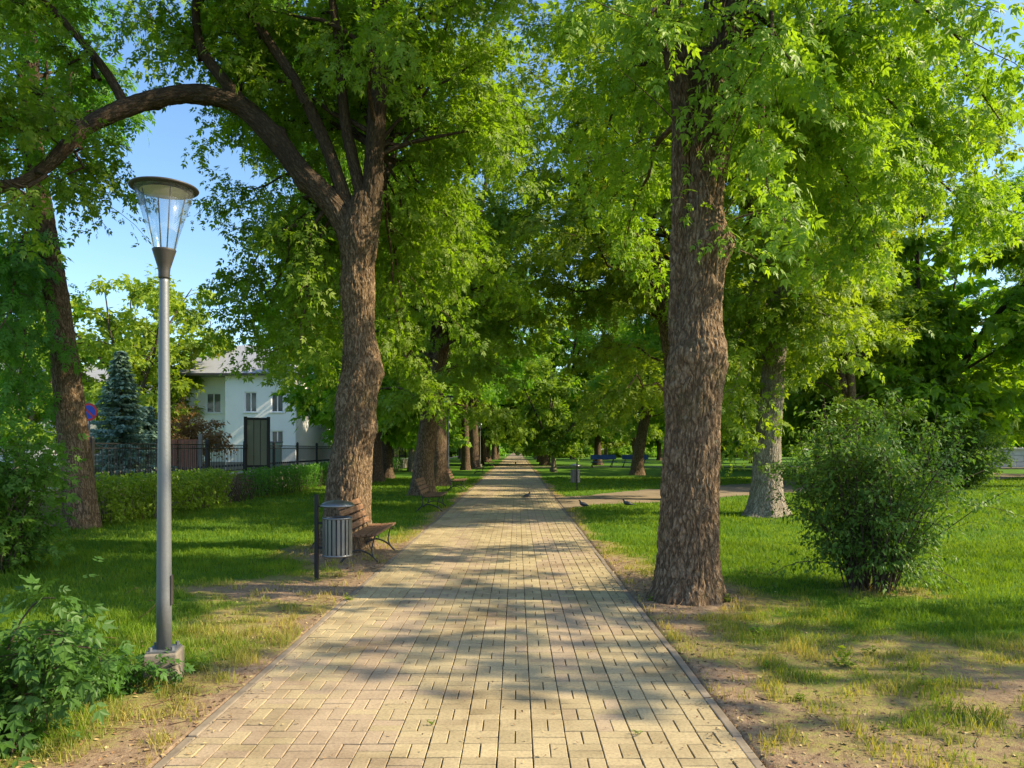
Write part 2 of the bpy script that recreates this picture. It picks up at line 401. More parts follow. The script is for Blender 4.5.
class Tree:
    def __init__(s, seed, leaf='pinnate5', lsize=.24, ln=70, spread=.32, droop=-.10, bl_len=1.2, bl_n=8, bough_n=7, bough_len=3.0, lean_up=.15, minz=None):
        s.rng = np.random.default_rng(seed); s.wood = MB(); s.twig = MB(); s.leaf = MB()
        s.__dict__.update(dict(kind=leaf, ls=lsize, ln=ln, spread=spread, droop=droop, bll=bl_len, bln=bl_n, bgn=bough_n, bgl=bough_len, up=lean_up, minz=minz))
    def trunk(s, pts, rad, step=.05, sides=64, furrow=.0, flare=0.0, fl_h=.5, lumps=.0, burls=()):
        p, r = resample(pts, rad, step); sd = float(s.rng.uniform(0, 50))
        def disp(bx, by, bz, a):
            R_ = np.repeat(r[:, None], bx.shape[1], 1); d = 0
            ca, sa = np.cos(a), np.sin(a)
            if flare: d = d + R_ * flare * np.exp(-bz / fl_h) * (.25 + 1.5 * fbm(ca * 2.6 + sd, sa * 2.6, bz * .3, 2))
            if lumps: d = d + R_ * lumps * (fbm(ca * .9 + sd, sa * .9 + sd, bz * .9, 3) - .5) * 2
            for (bl, ba, amp, bs) in burls:
                da = (a - ba + np.pi) % (2 * np.pi) - np.pi; rr2 = ((bz - bl) / bs) ** 2 + (da * R_ / (bs * 1.8)) ** 2
                d = d + amp * np.exp(-rr2) * (.6 + .9 * fbm(ca * 4 + sd, sa * 4, bz * 6, 3))
            if furrow:
                wob = fbm(ca * 3 + sd, sa * 3, bz * 2.0, 2) * 1.2
                f1 = fbm((ca * R_) * 17 + wob + sd, (sa * R_) * 17, bz * 5.0 + wob, 2); f2 = fbm((ca * R_) * 30 + wob, (sa * R_) * 30 + sd, bz * 11 - wob, 2)
                rid = np.maximum(1 - np.abs(2 * f1 - 1) * 4.0, .6 - np.abs(2 * f2 - 1) * 4)
                d = d - furrow * np.clip(rid, 0, 1) + furrow * .5 * (fbm(ca * R_ * 60, sa * R_ * 60, bz * 22, 2) - .5)
            return d
        v, q, b = tube_mesh(p, r, sides, disp if (flare or lumps or furrow) else None)
        s.wood.add(v, q, None, bark=b); 
        return p, r
    def limb(s, pts, rad, sides=20, step=.15, furrow=0.006):
        return s.trunk(pts, rad, step, sides, furrow=furrow, lumps=.08)
    def twigs(s, pts, r0, n=None, L=None, t0=.25, leaves=1.0):
        """branchlets with leaves on a bough"""
        n = n or s.bln; L = L or s.bll; rng = s.rng
        for k in range(n):
            t = t0 + (1 - t0) * (k + rng.uniform(0, 1)) / n
            p, d = at_t(pts, min(t, .999))
            o = rng.normal(0, 1, 3); o[2] = o[2] * .45 + .1; o = unit(o - d * np.dot(o, d))
            tp = wander(rng, p, d * .7 + o, L * rng.uniform(.6, 1.25), 5, .16, s.droop)
            if s.minz is not None and tp[:, 2].min() < s.minz: continue
            s.twig.tube(tp[::1], np.linspace(r0 * .4, .003, len(tp)), 4, False, True)
            s.sprig(tp, int(s.ln * leaves))
    def sprig(s, tp, m, t0=.1, spread=None):
        rng = s.rng; spread = spread or s.spread
        if m < 1: return
        t = t0 + (1 - t0) * rng.uniform(0, 1, m) ** .8; x = t * (len(tp) - 1); i = np.minimum(x.astype(int), len(tp) - 2); f = (x - i)[:, None]
        P = tp[i] * (1 - f) + tp[i + 1] * f; T = tp[i + 1] - tp[i]; T /= np.linalg.norm(T, axis=1)[:, None] + 1e-9
        off = rng.normal(0, 1, (m, 3)); off /= np.linalg.norm(off, axis=1)[:, None]
        off *= rng.uniform(.0, 1, (m, 1)) ** .5 * spread; off[:, 2] *= .6
        P = P + off
        D = T * .6 + off / spread * .8 + rng.normal(0, .45, (m, 3)) + np.array([0, 0, -.35])
        Nn = rng.normal(0, .45, (m, 3)) + np.array([0, 0, 1.0])
        base = rng.uniform(0, .45)
        put_leaves(s.leaf, s.kind, P, D, Nn, s.ls * rng.uniform(.45, 1.25, m), np.clip(base + rng.uniform(0, .55, m), 0, 1))
    def boughs(s, pts, rad, n=None, t0=.25, L=None, az=None):
        n = n or s.bgn; rng = s.rng; L = L or s.bgl; ph = rng.uniform(0, 6.28)
        for k in range(n):
            t = t0 + (1 - t0) * (k + rng.uniform(0, .9)) / n
            p, d = at_t(pts, min(t, .999)); a = ph + k * 2.4 + rng.normal(0, .3)
            o = np.array([math.cos(a), math.sin(a), s.up + rng.normal(0, .15)]); o = unit(o + d * .45)
            r0 = max(.012, np.interp(t, np.linspace(0, 1, len(rad)), rad) * .5)
            bp = wander(rng, p, o, L * rng.uniform(.7, 1.2) * (1.05 - .45 * t), 7, .14, s.droop * .35)
            s.twig.tube(bp, np.linspace(r0, .008, len(bp)), 6, False, True)
            s.twigs(bp, r0 * .4)
            s.sprig(bp[-3:], s.ln)
    def bough_to(s, a, b, r0=.05, sag=.3, n=None, L=None, leaves=1.0, t0=.2, wob=.12):
        a = np.asarray(a, float); b = np.asarray(b, float); d = b - a; m = 8; rng = s.rng
        t = np.linspace(0, 1, m)[:, None]; Ln = np.linalg.norm(d)
        p = a + d * t + np.array([0, 0, 1.0]) * (sag * Ln * .9 * (t - t ** 2) * 1.6) + rng.normal(0, wob, (m, 3)) * (t * (1 - t) * 3)
        s.twig.tube(p, np.linspace(r0, .008, m), 7, False, True)
        s.twigs(p, r0 * .4, n or max(6, int(Ln * 3.4)), L, t0, leaves); s.sprig(p[-3:], s.ln)
    def finish(s, name, loc, rz, bark, leafm, label, cat='tree', group=None, trunk_name='trunk', crown_name='crown'):
        e = empty(name, loc, rz, label, cat, group)
        s.wood.build(trunk_name, M[bark], e)
        if s.twig.v: s.twig.build('branches', M[bark], e)
        s.leaf.build(crown_name, M[leafm], e, smooth=False)
        return e

def generic(seed, h=15, bt0=.12, r=.36, fork=4.5, nl=5, sp=.42, bark='bark_dark', leafm='leaf_mid', lean=(0, 0), label='', name='park_tree', low=0, reach=(), **kw):
    t = Tree(seed, **kw); rng = t.rng
    base = [(0, 0, -.15), (lean[0] * .2, lean[1] * .2, fork * .35), (lean[0] * .6, lean[1] * .6, fork * .7), (lean[0], lean[1], fork)]
    t.trunk(base, [r * 1.15, r, r * .92, r * .95], .12, 40, furrow=.012, flare=.5, fl_h=.45, lumps=.12)
    top = np.array(base[-1]); ph = rng.uniform(0, 6)
    for k in range(nl):
        a = ph + k * 6.283 / nl + rng.normal(0, .25); s_ = sp * rng.uniform(.5, 1.3)
        if k == 0: s_ = .08
        d = np.array([math.cos(a) * s_, math.sin(a) * s_, 1])
        L = (h - fork) * rng.uniform(.75, 1.0); lp = wander(rng, top - np.array([0, 0, .35]) - d * .1, d, L, 7, .10, .03)
        rr = np.linspace(r * .58, .03, 8)
        t.limb(lp, rr, 16, .3)
        t.boughs(lp, rr, t0=bt0)
    for k in range(low):
        a = ph + k * 2.4; p = top + np.array([0, 0, rng.uniform(-.6, .8)])
        t.bough_to(p, p + np.array([math.cos(a) * rng.uniform(2, 4), math.sin(a) * rng.uniform(2, 4), rng.uniform(-.7, 1.2)]), .05, .25)
    for q in reach:
        a0 = top + np.array([0, 0, max(0, (q[2] - fork) * .5)]); t.bough_to(a0, q, .06, .2, n=16)
    return t, bark, leafm, name

# ================================================================== GROUND
PL, PR = -1.956, 1.332            # path outer edges (kerbs included)
KW = .06
def grassy(x, y):
    n = fbm(x * .55 + 40, y * .55 + 3, 0, 4) - .5; n2 = fbm(x * 2.3, y * 2.3, 7, 3) - .5
    wr = np.interp(y, [0, 4, 5.4, 6.3, 7.2, 9, 11, 14, 30, 300], [5.5, 5.2, 4.0, 3.0, 2.3, 1.7, .7, .45, .3, .3])
    wl = np.interp(y, [0, 5, 8, 9.5, 12, 14, 16, 30, 300], [1.1, 1.1, 1.0, 1.4, 1.3, 1.0, .4, .3, .3])
    dr = x - PR; dl = PL - x
    d = np.where(x > -.3, dr / wr, dl / wl)
    g = .15 + .60 * d + n * 1.25 + n2 * .55
    far = sstep(1.0, 1.9, d); g = g * (1 - far) + far * np.maximum(g, .9 + n * .5)
    for (tx, ty, tr) in ((1.95, 8.67, .9), (-3.0, 13, 1.3), (4.43, 9.2, .75), (-9.2, 16, 1.5), (-3.5, 28, .8), (-3.5, 35, .9), (6.35, 19.3, .9), (-9.2, 20, .9), (-9.3, 24, .8)):
        q = np.hypot(x - tx, y - ty) / tr; g = g - .75 * np.exp(-q * q) + 0
    # band of thinner grass beside the bin
    g = g - .55 * np.exp(-((y - 9.1) / .45) ** 2) * sstep(-6.0, -3.0, x) * (x < -1.5)
    return np.clip(g, 0, 1)
def gz(x, y):
    b = (fbm(x * .35, y * .35, 2, 3) - .5) * .10 + (fbm(x * 2.2, y * 2.2, 9, 3) - .5) * .03
    edge = np.clip(np.minimum(np.abs(x - PL), np.abs(x - PR)) / 1.0, 0, 1)
    inside = (x > PL - .0) & (x < PR + .0)
    z = b * (edge * .9 + .1) * np.clip(1 - (np.hypot(x, y) - 60) / 40, 0, 1)
    return np.where(inside, -.06, z)
def axis(knots):
    out = []
    for (a, b, st) in knots: out.append(np.arange(a, b - 1e-6, st))
    out.append([knots[-1][1]]); return np.concatenate(out)
gx = axis([(-900, -200, 50), (-200, -40, 8), (-40, -14, 1.0), (-14, -6, .16), (-6, PL - .02, .06), (PL - .02, PL + .02, .04), (PL + .02, PR - .02, .4), (PR - .02, PR + .02, .04), (PR + .02, 5.5, .06), (5.5, 14, .16), (14, 40, 1.0), (40, 200, 8), (200, 900, 50)])
gy = axis([(-200, -10, 20), (-10, 2, .6), (2, 12, .06), (12, 30, .14), (30, 60, .4), (60, 200, 4), (200, 1200, 50)])
XX, YY = np.meshgrid(gx, gy); mb = MB()
nx, ny = len(gx), len(gy); ii = np.arange(ny - 1)[:, None] * nx; jj = np.arange(nx - 1)[None]
mb.add(np.stack([XX, YY, gz(XX, YY)], -1).reshape(-1, 3), np.stack([ii + jj, ii + jj + 1, ii + nx + jj + 1, ii + nx + jj], -1).reshape(-1, 4), None, grassy=grassy(XX, YY).ravel())
tag(mb.build('lawn', M['ground']), kind='structure')

def sidemask(x, y):           # sandy path that branches off to the right
    w = (fbm(x * .9, y * .9, 4, 3) - .5) * 1.6
    cl = 24.2 + (x - 1.3) * .95; hw = 2.2 + .15 * (x - 1.3)
    a = np.exp(-np.maximum(np.abs(y + w - cl) - hw, 0) ** 2 / .12) * (x > 1.2) * (x < 60)
    b = np.exp(-np.maximum(np.abs(y + w - 72) - 1.8, 0) ** 2 / .2) * (x > 1.2)
    return np.maximum(a, b)

# grass blades -------------------------------------------------------
def grass():
    rng = np.random.default_rng(5); mb = MB()
    zones = [(-5.5, PL - .02, 3.6, 8, 2600), (PR + .02, 6.2, 3.6, 8, 2400), (-9.5, PL - .02, 8, 14, 1100), (PR + .02, 10.5, 8, 14, 1100),
             (-12, PL - .02, 14, 24, 380), (PR + .02, 17, 14, 24, 380), (-12, PL - .02, 24, 45, 110), (PR + .02, 30, 24, 45, 90)]
    for (x0, x1, y0, y1, dens) in zones:
        n = int((x1 - x0) * (y1 - y0) * dens); x = rng.uniform(x0, x1, n); y = rng.uniform(y0, y1, n)
        px = CX + F * x / y; k = (px > -40) & (px < 1064); x, y = x[k], y[k]
        g = grassy(x, y); tuft = fbm(x * 5, y * 5, 3, 3)
        pr = np.clip(sstep(.12, .8, g + (tuft - .5) * 1.7), .02, 1) * (1 - sidemask(x, y))
        k = rng.uniform(0, 1, len(x)) < pr; x, y, g, tuft = x[k], y[k], g[k], tuft[k]; n = len(x)
        z = gz(x, y); h = rng.uniform(.025, .06, n) * (.35 + .6 * g + 1.1 * sstep(.52, .72, tuft) + .5 * (fbm(x * 1.1, y * 1.1, 6, 2) - .3)); w = .0032 * np.maximum(1, y / 6.5)
        a = rng.uniform(0, 6.283, n); ln = rng.uniform(.1, .9, n) * h; a2 = rng.uniform(0, 6.283, n)
        dx, dy = np.cos(a) * w, np.sin(a) * w; lx, ly = np.cos(a2) * ln, np.sin(a2) * ln
        v = np.stack([np.stack([x - dx, y - dy, z - .004], -1), np.stack([x + dx, y + dy, z - .004], -1),
                      np.stack([x + dx * .7 + lx * .4, y + dy * .7 + ly * .4, z + h * .6], -1), np.stack([x - dx * .7 + lx * .4, y - dy * .7 + ly * .4, z + h * .6], -1),
                      np.stack([x + lx, y + ly, z + h], -1)], 1).reshape(-1, 3)
        b = (np.arange(n) * 5)[:, None]
        patch = fbm(x * .7 + 9, y * .7, 1, 3)
        dry = np.clip(1.15 - g * 1.15 + (patch - .5) * .9 + rng.normal(0, .16, n), 0, 1)
        mb.add(v, b + np.array([[0, 1, 2, 3]]), b + np.array([[3, 2, 4]]), rnd=np.repeat(np.clip(rng.uniform(0, .6, n) + (fbm(x * 1.7, y * 1.7, 8, 3) - .5) * 1.3 + .1, 0, 1), 5), dry=np.repeat(dry, 5))
    g_ = G('grass_blade'); r = g_.attr('rnd'); c = g_.mix(r, (.08, .165, .012), (.19, .29, .02)); c = g_.mix(g_.n('MapRange', {0: g_.attr('dry'), 1: .35, 2: .95}).outputs[0], c, g_.mix(r, (.30, .29, .06), (.46, .36, .14)))
    p = g_.n('BsdfPrincipled', {'Base Color': c, 'Roughness': .6, 'Specular IOR Level': .2}); t = g_.n('BsdfTranslucent', {'Color': g_.mix(1.0, c, (1.7, 1.5, .5), 'MULTIPLY')})
    mx = g_.n('MixShader', {0: .42}); g_.L.new(p.outputs[0], mx.inputs[1]); g_.L.new(t.outputs[0], mx.inputs[2]); g_.L.new(mx.outputs[0], g_.out.inputs[0])
    o = mb.build('grass', g_.m, smooth=False); tag(o, 'short mown lawn grass, dry and patchy beside the paved path', 'grass', kind='stuff')
    # litter: dry leaves and straw on the soil
    n = 5200; side = rng.uniform(0, 1, n) < .62
    y = 3.8 + 9 * rng.uniform(0, 1, n) ** 1.4
    x = np.where(side, PR + rng.exponential(1.1, n) - .2, PL + .18 - rng.exponential(.8, n)); pm = rng.uniform(0, 1, n) < .10; x = np.where(pm, rng.uniform(PL, PR, n), x); mb = MB()
    on = (x > PL + KW) & (x < PR - KW); z = np.where(on, .012, np.maximum(gz(x, y), -.01) + .008)
    a = rng.uniform(0, 6.283, n)
    put_leaves(mb, 'quad', np.stack([x, y, z], -1), np.stack([np.cos(a), np.sin(a), rng.normal(0, .12, n)], -1), rng.normal(0, .25, (n, 3)) + [0, 0, 1], np.where(on, .6, 1) * rng.uniform(.012, .045, n), rng.uniform(0, 1, n))
    for k in range(150):
        sd_ = rng.uniform() < .6; yy = rng.uniform(3.9, 12); xx = PR + .05 + rng.exponential(1.2) if sd_ else PL - .05 - rng.exponential(.8)
        an = rng.uniform(0, 6.283); z0 = float(gz(np.array(xx), np.array(yy))) + .01; tp = wander(rng, (xx, yy, z0), (math.cos(an), math.sin(an), .03), rng.uniform(.06, .3), 4, .2, 0); tp[:, 2] = np.maximum(tp[:, 2], z0)
        v_, q_, _b = tube_mesh(tp, np.linspace(.004, .0015, 5), 4); mb.add(v_, q_, None, rnd=np.full(len(v_), rng.uniform(0, .4)))
    g_ = G('dry_leaf'); c = g_.ramp(g_.attr('rnd'), [(0, (.09, .05, .03)), (.5, (.26, .15, .07)), (.9, (.42, .33, .15))]); 
    tag(mb.build('leaf_litter', g_.fin(c, .8), smooth=False), 'dry fallen leaf bits scattered along the path edges', 'leaf litter', kind='stuff')
grass()

# side path sheet
def strip(name, x0, x1, y0, y1, step, maskf, mat, z=.03):
    xs = np.arange(x0, x1, step); ys = np.arange(y0, y1, step); A, B_ = np.meshgrid(xs, ys); m = maskf(A, B_) > .5
    mb = MB(); n = len(xs); q = []
    i, j = np.nonzero(m[:-1, :-1] & m[1:, :-1] & m[:-1, 1:] & m[1:, 1:])
    base = i * n + j
    mb.add(np.stack([A, B_, gz(A, B_) * 1.0 + .006 + 0 * A], -1).reshape(-1, 3), np.stack([base, base + 1, base + n + 1, base + n], -1))
    return tag(mb.build(name, mat), kind='structure')
strip('side_path', 1.36, 34, 20, 62, .12, lambda x, y: sidemask(x, y) * (y < 62), M['sand'])
strip('cross_path', 1.36, 60, 68, 76, .4, sidemask, M['sand'])

# paved path -----------------------------------------------------------
def pavers():
    rng = np.random.default_rng(11); mb = MB(); u = .198
    x0 = PL + KW + .004; ncol = 16; y0 = 2.6; C = []
    nr = int((150 - y0) / u)
    ci, ri = np.meshgrid(np.arange(ncol), np.arange(nr)); ci = ci.ravel(); ri = ri.ravel()
    ph = (ci + ri) % 2 == 0
    cx = x0 + (ci + .5) * u; cy = y0 + (ri + .5) * u
    q = u / 4; 
    X = np.concatenate([np.where(ph, cx - q, cx), np.where(ph, cx + q, cx)]); Y = np.concatenate([np.where(ph, cy, cy - q), np.where(ph, cy, cy + q)])
    ph2 = np.concatenate([ph, ph]); cc = np.concatenate([ci, ci])
    gap = .0034; hx = np.where(ph2, u / 4, u / 2) - gap; hy = np.where(ph2, u / 2, u / 4) - gap
    n = len(X); b = .003
    a = rng.normal(0, .006, n); X = X + rng.normal(0, .0008, n)
    tz = rng.normal(0, .0014, n) + (fbm(X * .9, Y * .9, 3, 2) - .5) * .012; tx = rng.normal(0, .008, n); ty = rng.normal(0, .008, n)
    V = []
    for (k, zz) in ((0, -.05), (0, -b), (b, 0)):
        for (sx, sy) in ((-1, -1), (1, -1), (1, 1), (-1, 1)):
            lx = sx * (hx - k); ly = sy * (hy - k)
            V.append(np.stack([X + lx - a * ly, Y + ly + a * lx, tz + zz + lx * tx + ly * ty], -1))
    V = np.stack(V, 1).reshape(-1, 3)
    Q = [[8, 9, 10, 11]]
    for L in (0, 4):
        for k in range(4): Q.append([L + k, L + (k + 1) % 4, L + 4 + (k + 1) % 4, L + 4 + k])
    Q = (np.arange(n)[:, None, None] * 12 + np.array(Q)[None]).reshape(-1, 4)
    # rosy bricks: two loose lengthwise bands
    bandy = ((cc == 3) | (cc == 4) | (cc == 12) | (cc == 11)) * .24 + fbm(X * 1.2, Y * .4, 5, 3) * 1.15
    pink = np.clip(sstep(.71, 1.04, bandy + rng.normal(0, .12, n)), 0, .6)
    mb.add(V, Q, None, rnd=np.repeat(rng.uniform(0, 1, n), 12), pink=np.repeat(pink, 12))
    tag(mb.build('paved_path', M['paver'], smooth=False), kind='structure')
    mb = MB(); mb.add([(PL + .01, -3, -.011), (PR - .01, -3, -.011), (PR - .01, 150, -.011), (PL + .01, 150, -.011)], [[0, 1, 2, 3]])
    tag(mb.build('path_bedding', M['joint']), kind='structure')
    mb = MB(); mb.add([(PL, 150, .004), (PR, 150, .004), (PR, 420, .004), (PL, 420, .004)], [[0, 1, 2, 3]])
    tag(mb.build('far_path', M['sand']), kind='structure')
    # kerbs
    mb = MB()
    for sx in (PL + KW / 2, PR - KW / 2):
        y = 1.5
        while y < 150:
            L = 1.0; st = 1 if y < 60 else 6; L *= st
            mb.box((sx + rng.normal(0, .003), y + L / 2, -.082 + rng.normal(0, .003)), (KW, L - .008, .17), Matrix.Rotation(rng.normal(0, .004), 3, 'Z').to_4x4(), .008)
            y += L
    tag(mb.build('path_kerb', M['kerb'], smooth=False), kind='structure')
pavers()
# weeds between the bricks
def tuft(name, x, y, n, h, label, mat='leaf_hedge', kind='single', s=.05, z=0.0, group=None, cat='weed'):
    t = Tree(int(abs(x * 97 + y * 131)) + 3, leaf=kind, lsize=s, ln=1, spread=.02); rng = t.rng
    for k in range(n):
        a = rng.uniform(0, 6.28); d = np.array([math.cos(a) * .8, math.sin(a) * .8, rng.uniform(.5, 1.4)])
        p = wander(rng, (0, 0, 0), d, h * rng.uniform(.5, 1.1), 4, .15, -.1)
        t.twig.tube(p, [.002] * 5, 3, False, True); m = 5
        P = np.array([at_t(p, q)[0] for q in np.linspace(.3, .99, m)]); D = rng.normal(0, 1, (m, 3)) * [1, 1, .3] + unit(d) * .6
        put_leaves(t.leaf, kind, P, D, rng.normal(0, .3, (m, 3)) + [0, 0, 1], s * rng.uniform(.6, 1.2, m), rng.uniform(.2, 1, m))
    e = empty(name, (x, y, z), 0, label, cat, group); t.twig.build('stem', M['leaf_hedge_stem'], e); t.leaf.build('leaves', M[mat], e, smooth=False); return e
M['leaf_hedge_stem'] = mat_plain('stem_green', (.10, .14, .04), .7)
for (px, py, n, h, lab) in ((728, 603, 9, .12, 'green weed at the right foot of the big right trunk'), (652, 601, 8, .10, 'green weed at the left foot of the big right trunk'), (800, 700, 8, .07, 'flat dusty weed on the bare soil at bottom right'), (880, 730, 7, .06, 'small flat weed near the bottom right corner'), (755, 634, 7, .13, 'small upright green weed on bare soil right of the path'), (845, 668, 9, .16, 'leafy dark weed in the dry grass right of the path'), (872, 655, 6, .10, 'low weed behind the leafy dark weed on the right'),
                            (925, 688, 6, .10, 'small weed in the worn grass at far right'), (640, 734, 3, .05, 'tiny weed growing between the paving bricks near the right kerb'), (350, 600, 8, .09, 'pale weed tuft on the left kerb in front of the bin'),
                            (432, 725, 3, .04, 'tiny weed between the bricks left of the path middle'), (198, 672, 8, .14, 'small weed beside the concrete lamp base'), (770, 668, 5, .08, 'low pale weed in front of the upright weed')):
    Y = 1292 / (py - 449); p = W(px, py, Y); tuft('weed', p[0], Y, n, h, lab, s=h * .42, z=float(max(gz(p[0], Y), 0)) if not (PL < p[0] < PR) else 0.0)

# ================================================================== TREES
# ---- big right tree
def right_tree():
    Y = 8.67; O = np.array([1.95, Y, 0])
    def w(px, py, dy=0): return W(px, py, Y + dy) - O
    t = Tree(21, leaf='pinnate5f', lsize=.185, ln=80, spread=.30, droop=-.13, bl_len=1.0, bl_n=9, bough_n=8, bough_len=3.0, minz=1.5)
    t.trunk([w(688, 605), w(689, 560), w(691, 480), w(694, 400), w(697, 335), w(703, 270), w(705, 210), w(708, 120), w(723, 20), w(732, -80), w(742, -200)],
            [.40, .345, .33, .31, .285, .235, .205, .20, .25, .235, .20], .018, 230, furrow=.024, flare=.34, fl_h=.2, lumps=.13, burls=((4.1, 4.3, .09, .2), (4.15, 3.0, .05, .15), (2.85, 3.3, .07, .20), (2.8, 4.3, .04, .3), (2.5, 2.0, .05, .3), (5.1, 4.4, .05, .2)))
    t.trunk([w(690, 400, .1), w(683, 340, .12), w(683, 280, .12), w(683, 200, .1), w(684, 110), w(672, 20), w(658, -90), w(650, -200)],
            [.10, .16, .155, .145, .15, .17, .17, .15], .022, 170, furrow=.022, lumps=.08)
    # upper limbs
    for (a, tgt, r) in ((w(735, -200), (2.5, .5, 14), .17), (w(735, -200), (3.6, -2.0, 12.5), .14), (w(735, -200), (1.6, 3.4, 13), .14), (w(650, -200), (-2.0, 1.5, 13.5), .14), (w(650, -200), (-2.6, -1.2, 12), .12), (w(722, -60), (4.6, 2.0, 10.5), .12), (w(660, -120), (-3.0, 3.2, 10.5), .11)):
        tgt = np.array(tgt); m = 6; tt = np.linspace(0, 1, m)[:, None]; p = a + (tgt - a) * tt + np.array([0, 0, .9]) * (tt - tt ** 2) * 2
        rr = np.linspace(r, .03, m); t.limb(p, rr, 18, .2); t.boughs(p, rr, n=5, t0=.2)
    # hanging boughs seen in the picture
    S = w(715, 60); S2 = w(680, 60)
    for (px, py, dy, a, lv) in ((790, 60, -1.5, S, 1), (840, 150, 1.0, S, 1), (900, 60, .5, S, 1), (960, 40, -1.5, S, 1), (760, 120, 2, S, 1), (820, 230, 3, S, 1), (880, 250, 2.5, S, 1), (930, 150, 2.5, S, 1), (620, 80, 2, S2, .8), (600, 170, 3.5, S2, .8), (640, 30, -1, S2, .8),
                                (560, 40, 2.5, S2, .5), (770, 200, -.6, S, .8), (1000, 120, 2, S, .8), (980, 230, 4, S, 1), (625, 250, 4.5, S2, .8)):
        t.bough_to(a + np.array([0, 0, t.rng.uniform(-.6, 1.6)]), W(px, py, Y + dy) - O, .045, .28, leaves=lv)
    # epicormic shoots on the trunk
    for k in range(26):
        py = t.rng.uniform(-20, 250); px = 705 + (250 - py) * .05 + t.rng.uniform(-16, 26); p = w(px, py, -.2 + t.rng.uniform(-.1, .3))
        d = np.array([t.rng.uniform(-.5, 1.0), t.rng.uniform(-.9, .2), t.rng.uniform(-.1, .9)]); tp = wander(t.rng, p, d, t.rng.uniform(.4, .9), 6, .2, -.08)
        t.twig.tube(tp, np.linspace(.012, .003, 7), 4, False, True); t.sprig(tp, 13, .2, .16)
    for k in range(6):   # dead pale twigs
        p = w(690 + k * 5, 150 + 12 * k, -.25); tp = wander(t.rng, p, (t.rng.uniform(-.4, .5), -.3, 1), t.rng.uniform(.7, 1.4), 6, .15, 0); t.twig.tube(tp, np.linspace(.011, .003, 7), 4, False, True)
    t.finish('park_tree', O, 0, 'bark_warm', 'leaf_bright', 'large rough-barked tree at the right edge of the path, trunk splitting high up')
right_tree()

